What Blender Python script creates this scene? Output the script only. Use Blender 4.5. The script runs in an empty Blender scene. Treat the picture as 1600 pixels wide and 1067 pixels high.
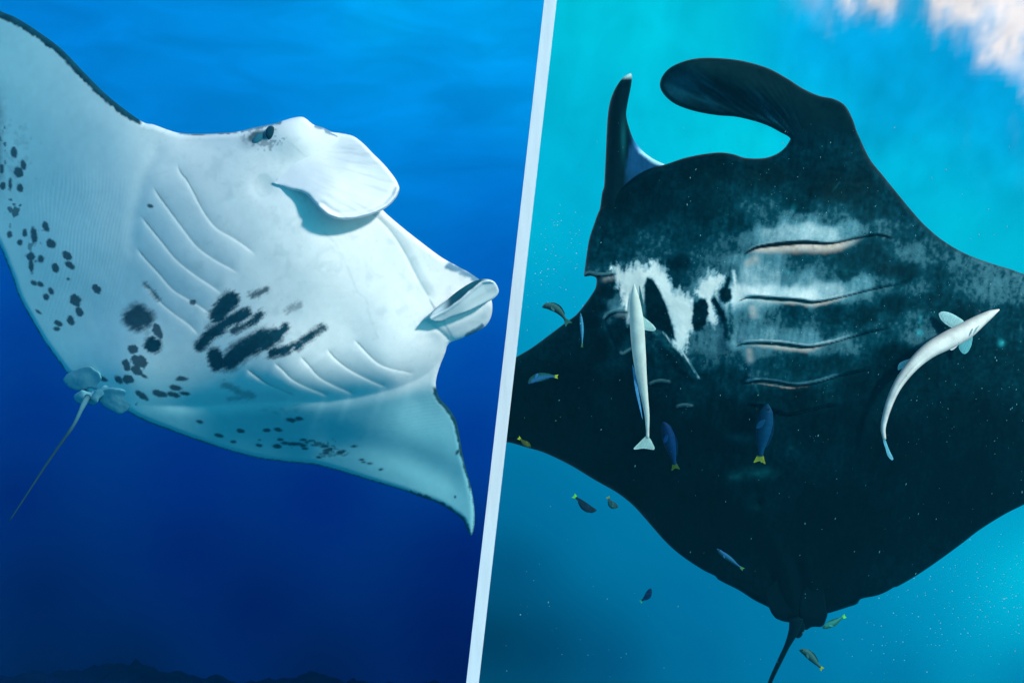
import bpy, math, random
import numpy as np
from mathutils import Vector
from mathutils.geometry import delaunay_2d_cdt

R = math.radians
sc = bpy.context.scene
col = sc.collection
rng = np.random.default_rng(7)
random.seed(7)

# ------------------------------------------------------------------ camera
F = 1500.0            # focal length in photo pixels (photo 1600 x 1067)
cam_d = bpy.data.cameras.new('camera')
cam_d.sensor_width = 36.0
cam_d.lens = 36.0 * F / 1600.0
cam_d.clip_start = 0.05
cam_d.clip_end = 500.0
cam = bpy.data.objects.new('camera', cam_d)
cam.rotation_euler = (R(90), 0, 0)
col.objects.link(cam)
sc.camera = cam

# ------------------------------------------------------------------ world, sun, exposure
SUN = Vector((0.64, -0.64, 0.43)).normalized()      # from the scene towards the sun
elev = math.asin(SUN.z)
azim = math.atan2(SUN.x, SUN.y)
w = bpy.data.worlds.new('World'); sc.world = w
w.use_nodes = True
nt = w.node_tree; nt.nodes.clear()
out = nt.nodes.new('ShaderNodeOutputWorld')
sky = nt.nodes.new('ShaderNodeTexSky'); sky.sky_type = 'NISHITA'
sky.sun_disc = False; sky.sun_elevation = elev; sky.sun_rotation = azim
tint = nt.nodes.new('ShaderNodeMix'); tint.data_type = 'RGBA'; tint.blend_type = 'MULTIPLY'
tint.inputs[0].default_value = 1.0
tint.inputs[7].default_value = (0.10, 0.50, 0.62, 1)      # daylight filtered by the water above
bg1 = nt.nodes.new('ShaderNodeBackground'); bg1.inputs[1].default_value = 0.10
bg2 = nt.nodes.new('ShaderNodeBackground')                # light scattered by the open water all around
bg2.inputs[0].default_value = (0.01, 0.225, 0.36, 1); bg2.inputs[1].default_value = 1.0
add = nt.nodes.new('ShaderNodeAddShader')
nt.links.new(sky.outputs[0], tint.inputs[6])
nt.links.new(tint.outputs[2], bg1.inputs[0])
nt.links.new(bg1.outputs[0], add.inputs[0]); nt.links.new(bg2.outputs[0], add.inputs[1])
nt.links.new(add.outputs[0], out.inputs[0])

sun_d = bpy.data.lights.new('sun', 'SUN'); sun_d.energy = 3.5; sun_d.angle = R(5)
sun_d.color = (1.0, 0.96, 0.90)
sun = bpy.data.objects.new('sun', sun_d); col.objects.link(sun)
sun.rotation_euler = (-SUN).to_track_quat('-Z', 'Y').to_euler()
sc.view_settings.view_transform = 'Standard'
sc.view_settings.look = 'None'
sc.view_settings.exposure = 0.0
sc.view_settings.gamma = 1.0
sc.view_settings.use_curve_mapping = False
sc.render.engine = 'CYCLES'
sc.cycles.max_bounces = 4

# ------------------------------------------------------------------ helpers
def lin(c):
    c = np.asarray(c, float) / 255.0
    return np.where(c <= 0.04045, c / 12.92, ((c + 0.055) / 1.055) ** 2.4)

def tag(o, label=None, cat=None, group=None, kind=None):
    if label: o['label'] = label
    if cat: o['category'] = cat
    if group: o['group'] = group
    if kind: o['kind'] = kind
    return o

def empty(name, loc):
    o = bpy.data.objects.new(name, None)
    o.empty_display_size = 0.1
    o.location = loc
    col.objects.link(o)
    return o

def sm(a, b, x):
    t = np.clip((x - a) / (b - a), 0, 1)
    return t * t * (3 - 2 * t)

def vnoise(x, y, scale, seed=0):
    """smooth value noise in -1..1"""
    r = np.random.default_rng(1000 + seed)
    tab = r.uniform(-1, 1, (256, 256))
    u = np.asarray(x) / scale; v = np.asarray(y) / scale
    i = np.floor(u).astype(int); j = np.floor(v).astype(int)
    fu = u - i; fv = v - j
    fu = fu * fu * (3 - 2 * fu); fv = fv * fv * (3 - 2 * fv)
    a = tab[i % 256, j % 256]; b = tab[(i + 1) % 256, j % 256]
    c = tab[i % 256, (j + 1) % 256]; d = tab[(i + 1) % 256, (j + 1) % 256]
    return (a * (1 - fu) + b * fu) * (1 - fv) + (c * (1 - fu) + d * fu) * fv

def fbm(x, y, scale, seed=0, octs=4):
    t = 0; amp = 1; s = 0
    for k in range(octs):
        t = t + amp * vnoise(x, y, scale / 2 ** k, seed * 17 + k); s += amp; amp *= 0.55
    return t / s

def catmull(pts, step=3.0, closed=True):
    P = np.array(pts, float); n = len(P); res = []
    rngi = range(n) if closed else range(n - 1)
    for i in rngi:
        if closed:
            p0, p1, p2, p3 = P[(i - 1) % n], P[i], P[(i + 1) % n], P[(i + 2) % n]
        else:
            p0, p1, p2, p3 = P[max(i - 1, 0)], P[i], P[i + 1], P[min(i + 2, n - 1)]
        k = max(1, int(round(np.linalg.norm(p2 - p1) / step)))
        # centripetal flavoured tangents
        d1 = np.linalg.norm(p2 - p1) + 1e-6
        m1 = (p2 - p0) / (np.linalg.norm(p2 - p1) + np.linalg.norm(p1 - p0) + 1e-6) * d1
        m2 = (p3 - p1) / (np.linalg.norm(p3 - p2) + np.linalg.norm(p2 - p1) + 1e-6) * d1
        for q in range(k):
            t = q / k
            res.append((2*t**3-3*t*t+1)*p1 + (t**3-2*t*t+t)*m1 + (-2*t**3+3*t*t)*p2 + (t**3-t*t)*m2)
    if not closed: res.append(P[-1])
    return np.array(res)

def dist_poly(X, Y, poly, closed=False):
    """distance, signed side (left of direction positive) and length parameter along a polyline"""
    P = np.array(poly, float)
    if closed: P = np.vstack([P, P[:1]])
    seg = P[1:] - P[:-1]; L = np.linalg.norm(seg, axis=1) + 1e-9
    cum = np.concatenate([[0], np.cumsum(L)]); tot = cum[-1]
    best = np.full(X.shape, 1e9); sgn = np.zeros(X.shape); tt = np.zeros(X.shape)
    for i in range(len(seg)):
        dx = X - P[i, 0]; dy = Y - P[i, 1]
        t = np.clip((dx * seg[i, 0] + dy * seg[i, 1]) / L[i] ** 2, 0, 1)
        ex = dx - t * seg[i, 0]; ey = dy - t * seg[i, 1]
        d = np.hypot(ex, ey); m = d < best - 1e-7
        best = np.where(m, d, best)
        s = seg[i, 0] * dy - seg[i, 1] * dx
        sgn = np.where(m, np.sign(s), sgn)
        tt = np.where(m, (cum[i] + t * L[i]) / tot, tt)
    return best, sgn, tt

def inside(X, Y, P):
    c = np.zeros(X.shape, bool); n = len(P)
    for i in range(n):
        x1, y1 = P[i]; x2, y2 = P[(i + 1) % n]
        if y1 == y2: continue
        m = ((Y > min(y1, y2)) & (Y <= max(y1, y2)))
        xi = x1 + (Y - y1) * (x2 - x1) / (y2 - y1)
        c ^= m & (X < xi)
    return c

class TPS:
    """thin plate spline through (x, y, value) points"""
    def __init__(s, pts, smooth=0.002):
        A = np.array(pts, float); s.c = A[:, :2] / 100.0; v = A[:, 2]; n = len(A)
        K = s.k(np.linalg.norm(s.c[:, None] - s.c[None], axis=2)) + np.eye(n) * smooth
        Pm = np.hstack([np.ones((n, 1)), s.c])
        M = np.zeros((n + 3, n + 3)); M[:n, :n] = K; M[:n, n:] = Pm; M[n:, :n] = Pm.T
        s.w = np.linalg.solve(M, np.concatenate([v, np.zeros(3)]))
    @staticmethod
    def k(r):
        return np.where(r > 1e-9, r * r * np.log(np.maximum(r, 1e-9)), 0)
    def __call__(s, X, Y):
        x = np.asarray(X) / 100.0; y = np.asarray(Y) / 100.0
        o = s.w[-3] + s.w[-2] * x + s.w[-1] * y
        for i in range(len(s.c)):
            o = o + s.w[i] * s.k(np.hypot(x - s.c[i, 0], y - s.c[i, 1]))
        return o

def ray_pt(px, py, d):
    px = np.asarray(px, float); py = np.asarray(py, float)
    return np.stack([d * (px - 800) / F, d * np.ones_like(px), -d * (py - 533.5) / F], axis=-1)

def link_mesh(name, verts, faces, mat, parent=None, colors=None, smooth=True, loc=None):
    me = bpy.data.meshes.new(name)
    verts = np.asarray(verts, float)
    if parent is not None:
        verts = verts - np.array(parent.location)
    if loc is not None:
        verts = verts - np.array(loc)
    me.from_pydata(verts.tolist(), [], [tuple(int(i) for i in f) for f in faces])
    if smooth: me.polygons.foreach_set('use_smooth', [True] * len(me.polygons))
    if colors is not None:
        at = me.color_attributes.new('skin', 'FLOAT_COLOR', 'POINT')
        c = np.ones((len(verts), 4)); c[:, :3] = colors
        at.data.foreach_set('color', c.ravel())
    me.materials.append(mat)
    me.update()
    o = bpy.data.objects.new(name, me)
    if loc is not None: o.location = loc
    col.objects.link(o)
    if parent is not None: o.parent = parent
    return o

def sheet(name, outline, depth, color, mat, parent, spacing=2.2, rim=10.0, rim_d=0.03, thick=0.10,
          thick_px=90.0, dorsal=(0.006, 0.02, 0.03), out_step=3.0, soft=None):
    """closed body with the given outline: a belly surface at depth(x, y) and a dorsal surface behind it"""
    O = catmull(outline, out_step)
    x0, y0 = O.min(0); x1, y1 = O.max(0)
    xs = np.arange(x0, x1, spacing); ys = np.arange(y0, y1, spacing * 0.866)
    X, Y = np.meshgrid(xs, ys); X[1::2] += spacing / 2
    X = X.ravel(); Y = Y.ravel()
    m = inside(X, Y, O); X = X[m]; Y = Y[m]
    e, _, _ = dist_poly(X, Y, O, closed=True)
    m = e > spacing * 0.55; X = X[m]; Y = Y[m]
    n = len(O)
    V = [Vector((float(a), float(b))) for a, b in O] + [Vector((float(a), float(b))) for a, b in zip(X, Y)]
    res = delaunay_2d_cdt(V, [], [list(range(n))], 1, 1e-5, True)
    vv = np.array([(v.x, v.y) for v in res[0]]); tris = np.array([f for f in res[2] if len(f) == 3])
    cen = vv[tris].mean(axis=1); tris = tris[inside(cen[:, 0], cen[:, 1], O)]
    X, Y = vv[:, 0], vv[:, 1]
    e, _, _ = dist_poly(X, Y, O, closed=True)
    e = np.where(e < 1e-3, 0, e)
    q = 1 - np.clip(e / rim, 0, 1)
    rr = rim_d * (1 - np.sqrt(np.clip(1 - q * q, 0, 1)))
    if soft is not None: rr = rr * soft(X, Y)
    D = depth(X, Y)
    front = D + rr
    edge = e < 1e-2
    tq = np.clip(e / thick_px, 0, 1)
    back = D + rim_d * 1.0 + thick * np.sqrt(np.clip(1 - (1 - tq) ** 2, 0, 1))
    # orientation: front faces look towards the camera
    a = vv[tris[:, 0]]; b = vv[tris[:, 1]]; c = vv[tris[:, 2]]
    cr = (b[:, 0]-a[:, 0])*(c[:, 1]-a[:, 1]) - (b[:, 1]-a[:, 1])*(c[:, 0]-a[:, 0])
    tris = np.where((cr < 0)[:, None], tris, tris[:, ::-1])
    Pf = ray_pt(X, Y, front); Pb = ray_pt(X, Y, back)
    N = len(X)
    idx = np.where(edge, np.arange(N), 0)
    inner = np.where(~edge)[0]
    idx[inner] = N + np.arange(len(inner))
    verts = np.vstack([Pf, Pb[inner]])
    ftris = tris; btris = idx[tris][:, ::-1]
    keep = ~(edge[tris].all(axis=1)); btris = btris[keep]; 
    cf = color(X, Y, e)
    cb = np.tile(np.array(dorsal), (len(inner), 1))
    return link_mesh(name, verts, np.vstack([ftris, btris]), mat, parent, np.vstack([cf, cb]))

# ------------------------------------------------------------------ materials
def skin_mat(name, rough=0.5, spec=0.3, bump=0.15, scale=90.0, mottling=0.06, spt=(1, 1, 1)):
    m = bpy.data.materials.new(name); m.use_nodes = True
    t = m.node_tree; b = t.nodes['Principled BSDF']
    at = t.nodes.new('ShaderNodeVertexColor'); at.layer_name = 'skin'
    tc = t.nodes.new('ShaderNodeTexCoord')
    no = t.nodes.new('ShaderNodeTexNoise'); no.inputs['Scale'].default_value = scale; no.inputs['Detail'].default_value = 6
    n2 = t.nodes.new('ShaderNodeTexNoise'); n2.inputs['Scale'].default_value = scale * 0.12; n2.inputs['Detail'].default_value = 8
    mr = t.nodes.new('ShaderNodeMapRange'); mr.inputs[3].default_value = 1 - mottling * 2; mr.inputs[4].default_value = 1 + mottling * 2
    mx = t.nodes.new('ShaderNodeMix'); mx.data_type = 'RGBA'; mx.blend_type = 'MULTIPLY'; mx.inputs[0].default_value = 1
    bp = t.nodes.new('ShaderNodeBump'); bp.inputs['Strength'].default_value = bump; bp.inputs['Distance'].default_value = 0.004
    L = t.links.new
    L(tc.outputs['Object'], no.inputs['Vector']); L(tc.outputs['Object'], n2.inputs['Vector'])
    L(n2.outputs[0], mr.inputs[0]); L(at.outputs[0], mx.inputs[6]); L(mr.outputs[0], mx.inputs[7])
    L(mx.outputs[2], b.inputs['Base Color']); L(no.outputs[0], bp.inputs['Height']); L(bp.outputs[0], b.inputs['Normal'])
    b.inputs['Roughness'].default_value = rough
    b.inputs['Specular IOR Level'].default_value = spec
    b.inputs['Specular Tint'].default_value = (*spt, 1)
    b.inputs['IOR'].default_value = 1.5 if 'eye' in name else (1.18 if 'dark' in name else 1.16)      # skin against water, not air
    return m

M_pale = skin_mat('pale_ray_skin', 0.55, 0.2, 0.07, 160, 0.035)
M_dark = skin_mat('dark_ray_skin', 0.45, 0.10, 0.10, 70, 0.12, (.05, .8, .9))
M_fish = skin_mat('fish_skin', 0.45, 0.15, 0.15, 160, 0.16)

def plain(name, c, rough=0.5, spec=0.3):
    m = bpy.data.materials.new(name); m.use_nodes = True
    t = m.node_tree; b = t.nodes['Principled BSDF']
    no = t.nodes.new('ShaderNodeTexNoise'); no.inputs['Scale'].default_value = 30; no.inputs['Detail'].default_value = 5
    mr = t.nodes.new('ShaderNodeMapRange'); mr.inputs[3].default_value = .85; mr.inputs[4].default_value = 1.15
    mx = t.nodes.new('ShaderNodeMix'); mx.data_type = 'RGBA'; mx.blend_type = 'MULTIPLY'; mx.inputs[0].default_value = 1
    mx.inputs[6].default_value = (*c, 1)
    t.links.new(no.outputs[0], mr.inputs[0]); t.links.new(mr.outputs[0], mx.inputs[7]); t.links.new(mx.outputs[2], b.inputs['Base Color'])
    b.inputs['Roughness'].default_value = rough; b.inputs['Specular IOR Level'].default_value = spec
    return m

# ------------------------------------------------------------------ the setting: open water, divider, reef
def nrm(v): return v / np.linalg.norm(v)
a_top = np.array([(860 - 800) / F, 1, 533.5 / F]); b_bot = np.array([(738 - 800) / F, 1, -533.5 / F])
W_n = nrm(np.cross(b_bot, a_top))                 # normal of the divider plane
if W_n[0] < 0: W_n = -W_n
W_u = nrm(a_top - b_bot)                          # upward direction inside the plane (no depth component)
W_f = (a_top + b_bot) / 2                         # forward, inside the plane, depth 1
W_f1 = nrm(W_f - W_u * np.dot(W_f, W_u))

def idw(px, py, ctrl, power=2.6, s2=60.0 ** 2):
    A = np.array([(x, y) for x, y, _ in ctrl], float); C = np.array([lin(c) for _, _, c in ctrl])
    ww = np.zeros(px.shape); o = np.zeros(px.shape + (3,))
    for i in range(len(A)):
        k = 1.0 / ((px - A[i, 0]) ** 2 + (py - A[i, 1]) ** 2 + s2) ** (power / 2)
        ww += k; o += k[..., None] * C[i]
    return o / ww[..., None]

LEFT_WATER = [(-200, -100, (0, 118, 206)), (100, 20, (0, 130, 222)), (300, 30, (0, 142, 232)), (450, 60, (0, 152, 238)), (600, 20, (0, 176, 252)),
    (780, 30, (0, 172, 250)), (820, 160, (0, 158, 244)), (640, 160, (0, 150, 238)), (420, 150, (0, 138, 228)), (300, 150, (0, 132, 222)), (280, 190, (0, 128, 218)),
    (700, 300, (0, 122, 216)), (650, 280, (0, 132, 224)), (790, 330, (0, 116, 212)), (740, 390, (0, 100, 200)), (800, 430, (0, 92, 192)),
    (-60, 430, (0, 70, 165)), (0, 420, (0, 68, 165)), (30, 520, (0, 44, 142)), (760, 560, (0, 64, 168)), (740, 680, (0, 46, 147)),
    (50, 650, (0, 32, 128)), (300, 740, (0, 32, 128)), (500, 780, (0, 20, 118)), (720, 880, (0, 10, 104)), (20, 780, (0, 10, 104)),
    (300, 860, (0, 8, 100)), (60, 930, (0, 0, 78)), (400, 950, (0, 0, 86)), (700, 980, (0, 0, 86)), (200, 1060, (0, 0, 56)),
    (60, 1060, (0, 0, 60)), (500, 1060, (0, 0, 66)), (720, 1060, (0, 0, 74)), (300, 1400, (0, 0, 28)), (0, 1700, (0, 0, 18)), (-800, 400, (0, 70, 165)),
    (0, -600, (0, 160, 240)), (700, -600, (0, 185, 252))]
RIGHT_WATER = [(900, 30, (0, 200, 224)), (1000, 60, (0, 208, 228)), (1120, 40, (0, 206, 226)), (1180, 20, (0, 190, 230)), (1260, 60, (0, 166, 236)),
    (1350, 80, (0, 160, 234)), (1400, 180, (0, 168, 236)), (1330, 140, (0, 176, 220)), (1500, 120, (0, 158, 232)), (1580, 200, (0, 168, 235)),
    (1450, 260, (0, 184, 222)), (1550, 290, (0, 174, 212)), (1600, 380, (0, 196, 222)), (1500, 350, (0, 204, 224)), (1400, 260, (0, 196, 220)), (900, 150, (0, 190, 222)), (1100, 210, (0, 208, 230)),
    (1180, 220, (0, 222, 236)), (1020, 200, (0, 200, 228)), (900, 250, (0, 186, 224)), (850, 300, (0, 184, 220)), (840, 370, (0, 196, 226)), (880, 400, (0, 178, 214)),
    (840, 460, (0, 158, 206)), (820, 530, (0, 140, 186)), (900, 450, (0, 160, 204)), (810, 750, (0, 108, 158)), (850, 800, (0, 112, 164)), (950, 850, (0, 118, 168)), (1080, 930, (0, 112, 164)),
    (800, 880, (0, 66, 110)), (770, 1000, (0, 34, 66)), (850, 1020, (0, 48, 88)), (950, 1040, (0, 70, 114)), (1100, 1030, (0, 100, 150)), (1200, 1000, (0, 118, 166)), (1250, 1060, (0, 112, 160)),
    (1350, 980, (0, 130, 178)), (1400, 1060, (0, 112, 160)), (1450, 950, (0, 142, 188)), (1500, 900, (0, 156, 200)), (1560, 840, (0, 156, 200)), (1600, 810, (0, 152, 198)),
    (1600, 900, (0, 214, 240)), (1570, 935, (0, 176, 216)), (1640, 880, (0, 216, 240)), (1600, 1060, (0, 120, 168)), (1200, 1500, (0, 60, 100)), (1900, 1400, (0, 80, 125)), (2400, 500, (0, 170, 205)),
    (1300, -600, (60, 190, 235)), (1700, -500, (150, 215, 240)), (2100, 0, (40, 180, 232)), (1200, 700, (0, 130, 175))]

def water_mat(name, foam):
    m = bpy.data.materials.new(name); m.use_nodes = True
    t = m.node_tree; t.nodes.clear(); L = t.links.new
    o = t.nodes.new('ShaderNodeOutputMaterial'); em = t.nodes.new('ShaderNodeEmission')  # backdrop glows: scattered light and depth gradient painted into its emission
    at = t.nodes.new('ShaderNodeVertexColor'); at.layer_name = 'skin'
    tc = t.nodes.new('ShaderNodeTexCoord'); mp = t.nodes.new('ShaderNodeMapping')
    mp.inputs['Rotation'].default_value = (0, R(-24), 0); mp.inputs['Scale'].default_value = (0.52, 0.38, 1.95) if not foam else (1.3, .8, 1.0)
    no = t.nodes.new('ShaderNodeTexNoise'); no.inputs['Scale'].default_value = 1.2; no.inputs['Detail'].default_value = 5
    no.inputs['Distortion'].default_value = 0.8
    mr = t.nodes.new('ShaderNodeMapRange'); mr.inputs[1].default_value = 0.3; mr.inputs[2].default_value = 0.7
    mr.inputs[3].default_value = 0.86 if not foam else .92; mr.inputs[4].default_value = 1.14 if not foam else 1.08
    sx = t.nodes.new('ShaderNodeSeparateXYZ'); zr = t.nodes.new('ShaderNodeMapRange'); zr.inputs[1].default_value = -0.5; zr.inputs[2].default_value = 4.0
    L(tc.outputs['Object'], sx.inputs[0]); L(sx.outputs[2], zr.inputs[0])
    mx = t.nodes.new('ShaderNodeMix'); mx.data_type = 'RGBA'; mx.blend_type = 'MULTIPLY'; mx.inputs[0].default_value = 1
    L(zr.outputs[0], mx.inputs[0])
    L(tc.outputs['Object'], mp.inputs[0]); L(mp.outputs[0], no.inputs['Vector']); L(no.outputs[0], mr.inputs[0])
    L(at.outputs[0], mx.inputs[6]); L(mr.outputs[0], mx.inputs[7]); L(mx.outputs[2], em.inputs[0])
    L(em.outputs[0], o.inputs[0])
    return m

RW = 14.8
def water_dome(name, ph0, ph1, ctrl, mat, foam=False, dense=0.5):
    nph = int(abs(ph1 - ph0) / dense); nth = int(170 / dense)
    ph = np.radians(np.linspace(ph0, ph1, nph)); th = np.radians(np.linspace(-85, 85, nth))
    PH, TH = np.meshgrid(ph, th)
    d = (np.cos(TH) * np.cos(PH))[..., None] * W_f1 + (np.cos(TH) * np.sin(PH))[..., None] * W_n + np.sin(TH)[..., None] * W_u
    yy = np.maximum(d[..., 1], 0.25)
    px = np.clip(800 + F * d[..., 0] / yy, -900, 2500); py = np.clip(533.5 - F * d[..., 2] / yy, -900, 1800)
    C = idw(px, py, ctrl)
    if foam:
        # sunlit foam and wave crests on the surface overhead
        wv = fbm(px, py * 0.55, 110, 3, 5) * 0.75 + fbm(px * 1.5, py * 0.5, 36, 5, 4) * 0.35
        g = np.clip((px - 1412) / 170.0, -1, 1.3) - (np.maximum(py, -200) / 78.0)
        wv2 = wv + .22 * fbm(px, py * .6, 22, 7, 3)
        f = sm(-0.42, 0.85, g + .12 + wv2 * 1.8)
        g2 = sm(0.05, 0.7, 0.45 - np.hypot((px - 1275) / 75.0, (py + 5) / 50.0) * 0.55 + wv * 0.8) * 0.40
        g3 = sm(0.18, 0.5, wv - 0.10) * sm(1380, 1600, px) * sm(330, 60, py) * 0.25
        f = np.clip(np.maximum(np.maximum(f, g2), g3), 0, 1)
        ff = f[..., None] ** 1.6
        fc = lin((140, 192, 242)) * (1 - ff) + lin((255, 250, 250)) * ff
        C = C * (1 - f[..., None]) + fc * f[..., None]
        # streaks of light from the surface, painted into the dome colour
        st = fbm(px * 1.0 + py * 0.25, py * 0.12, 34, 9, 3)
        C = C * (1 + 0.08 * st * sm(420, 100, py) + 0.26 * fbm(px, py, 55, 19, 5) * sm(1150, 1300, px) * sm(420, 250, py))[..., None]
    ids = np.arange(nph * nth).reshape(nth, nph)
    faces = np.stack([ids[:-1, :-1], ids[:-1, 1:], ids[1:, 1:], ids[1:, :-1]], axis=-1).reshape(-1, 4)
    o = link_mesh(name, (d * RW).reshape(-1, 3), faces, mat, None, C.reshape(-1, 3))
    tag(o, kind='structure')
    return o
wl = water_dome('water', -100, 0.0, LEFT_WATER, water_mat('deep_blue_water', False))
wl['label'] = 'deep blue open water darkening towards the depths left of the pale divider'
wr = water_dome('water', 0.0, 100, RIGHT_WATER, water_mat('turquoise_water', True), True, 0.3)
wr['label'] = 'turquoise open water with sunlit foam at the surface right of the pale divider'

# divider: the flat bar between the two halves, made solid as a slanting slab
DW = 4.62
M_bar = plain('pale_blue_paint', (0.78, 0.84, 0.90), 0.6, 0.2)
tk = 20.0 / F * DW * abs(W_n[0]) / 2
base = W_f * DW
vs = []
for dep, k in ((base, 1.0), (base + W_f1 * 0.004, 1.0), (W_f1 * 11.3, 1.0)):
    kk = tk - 0.0015 if dep is base else tk
    for s in (-1, 1):
        for h in (-1, 1):
            vs.append(dep + W_n * s * kk + W_u * h * 4.8)
fs = []
def q(a, b, c, d): fs.append((a, b, c, d))
for k in (0, 4):
    q(k, k+1, k+5, k+4); q(k+2, k+6, k+7, k+3); q(k+1, k+3, k+7, k+5); q(k, k+4, k+6, k+2)
q(0, 2, 3, 1); q(8, 9, 11, 10)
dv = link_mesh('divider_bar', np.array(vs), fs, M_bar, None, smooth=False)
tag(dv, 'pale blue slanting divider between deep blue water and turquoise water', 'divider')

# ------------------------------------------------------------------ pale ray (left)
D0L = 3.62
TL = TPS([(x, y, v) for x, y, v in [
    (560,300,.04),(500,300,.0),(430,215,.035),(380,215,.07),(640,420,.10),(700,480,.18),(770,460,.25),(560,400,.02),(500,420,-.02),(400,330,.01),(300,250,.15),(250,350,.20),
    (150,250,.38),(60,200,.58),(0,120,.72),(-150,50,1.1),(-280,80,1.4),(100,100,.52),(200,190,.30),(300,209,.20),(100,400,.52),
    (20,350,.72),(150,500,.48),(50,480,.70),(250,500,.26),(350,500,.10),(450,500,.03),(550,520,.07),(650,540,.14),(690,545,.25),
    (620,595,.20),(450,602,.14),(300,600,.30),(200,590,.38),(120,580,.60),
    (650,625,.42),(500,665,.42),(350,675,.50),(250,662,.50),(690,690,.62),(600,730,.68),(720,770,.82),(736,836,.93),(450,718,.68)]])
GILL_L = [  # slits of the near row, flap side on the lower left
    [(277,252),(281,268),(292,282),(303,302),(318,330),(337,355),(365,372),(388,388),(404,402)],
    [(238,288),(246,303),(262,325),(282,352),(308,385),(335,405),(362,420),(377,430)],
    [(218,334),(230,350),(252,377),(275,405),(303,428),(330,446),(352,462)],
    [(211,384),(225,402),(248,427),(270,452),(292,466),(312,478),(337,496)],
    [(222,440),(235,452),(252,473),(275,492),(297,508),(313,526)],
    [(552,529),(563,540),(577,555),(592,568),(612,576),(632,580),(650,584)],
    [(510,543),(522,558),(540,573),(560,585),(585,597),(608,606)],
    [(468,555),(482,570),(498,588),(520,601),(545,612),(556,617)],
    [(427,565),(442,578),(456,592),(478,604),(505,615),(516,620)],
    [(384,575),(398,586),(418,600),(440,610),(462,620)]]
GILL_L = [catmull(g, 5, False) for g in GILL_L]
CREASE = catmull([(703,548),(690,562),(668,583),(640,598),(605,610),(560,620),(510,627),(470,627),(420,628),(360,632),(300,634),(240,634),(205,630)], 8, False)
JAW = catmull([(582,334),(600,350),(618,372),(632,395),(645,420),(655,440),(668,462)], 8, False)
def gill_relief(X, Y, gills, A, wd, flip=1):
    h = np.zeros(X.shape); line = np.zeros(X.shape)
    for g in gills:
        x0, y0 = g.min(0) - 90; x1, y1 = g.max(0) + 90
        m = (X > x0) & (X < x1) & (Y > y0) & (Y < y1)
        if not m.any(): continue
        d, s, t = dist_poly(X[m], Y[m], g)
        s = s * flip
        wt = sm(0, .10, t) * sm(1, .88, t)
        up = np.where(s > 0, (1 - np.exp(-d / 12.0)) * np.exp(-d / wd), 0)
        dn = np.where(s < 0, -0.22 * np.exp(-d / 10.0), -0.16 * sm(4, 0, d))
        h[m] += A * (1.35 if g[:, 1].min() > 520 else 1.0) * wt * (up + dn)
        line[m] = np.maximum(line[m], wt * sm(3.0, 0.8, d + np.where(s > 0, 1.6, 0)) * (0.50 + 0.50 * sm(0.7, 0.1, t)))
        line[m] = np.maximum(line[m], wt * np.where(s < 0, .26 * np.exp(-d / 8.0), 0))  # soft shade beside each slit, painted into the colour
    return h, line
def depth_left(X, Y):
    D = D0L + TL(X, Y)
    h, _ = gill_relief(X, Y, GILL_L, 0.0092, 34)
    d, s, t = dist_poly(X, Y, CREASE)
    wt = sm(1.0, .80, t)
    h = h - 0.030 * wt * np.exp(-(d / 16.0) ** 1.3) + 0.02 * wt * np.where(s > 0, 1, 0) * 0
    # trough round the gill region (shoulder line)
    d, s, t = dist_poly(X, Y, [(262,215),(245,240),(228,270),(217,305),(209,345),(206,385),(208,420)])
    h = h - 0.006 * sm(0, .15, t) * sm(1, .75, t) * np.exp(-(d / 13.0) ** 2)
    # jaw line
    d, s, t = dist_poly(X, Y, JAW)
    h = h - 0.006 * sm(0, .1, t) * np.exp(-d / 2.5) + 0.008 * np.where(s < 0, sm(0, 16, d) * np.exp(-d / 60.0), 0)
    # bulge round the eye and hollow at the corner of the fin
    h = h + 0.035 * np.exp(-(((X - 462) / 40) ** 2 + ((Y - 215) / 30) ** 2))
    h = h - 0.012 * np.exp(-(((X - 404) / 17) ** 2 + ((Y - 218) / 11) ** 2))
    h = h - 0.010 * np.exp(-(((X - 412) / 20) ** 2 + ((Y - 290) / 17) ** 2))
    # mouth: the space between snout and lower jaw
    d, s, t = dist_poly(X, Y, [(672,505),(690,520),(700,530)])
    h = h - 0.02 * np.exp(-d / 6.0)
    d, s, t = dist_poly(X, Y, [(690,512),(722,500),(752,484),(770,470)])
    h = h + 0.03 * np.exp(-(d / 16.0) ** 2)
    # hollow of the far wing
    d, s, t = dist_poly(X, Y, [(520,690),(580,698),(640,715),(700,745)])
    h = h - 0.022 * np.exp(-(d / 24.0) ** 2)
    # soft unevenness, folds and the fine muscle ridges of the wing
    h = h + 0.0045 * fbm(X, Y, 75, 11, 2) + 0.0003 * fbm(X, Y, 9, 12, 3)
    wm = sm(230, 150, X) * sm(0, 90, X) * sm(230, 320, Y) * sm(600, 470, Y)
    ph = (X * 0.9 + Y * 0.10 + 0.0012 * (Y - 300) ** 2 * 0.4 + 5 * vnoise(X, Y, 60, 5))
    h = h + 0.0005 * wm * np.sin(ph * 2 * np.pi / 5.2)
    wm2 = sm(540, 600, X) * sm(625, 640, Y + (X - 600) * 0.2) * sm(720, 660, Y)
    h = h + 0.0004 * wm2 * np.sin((Y + 0.22 * X + 4 * vnoise(X, Y, 50, 6)) * 2 * np.pi / 5.5)
    return D - h
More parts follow.
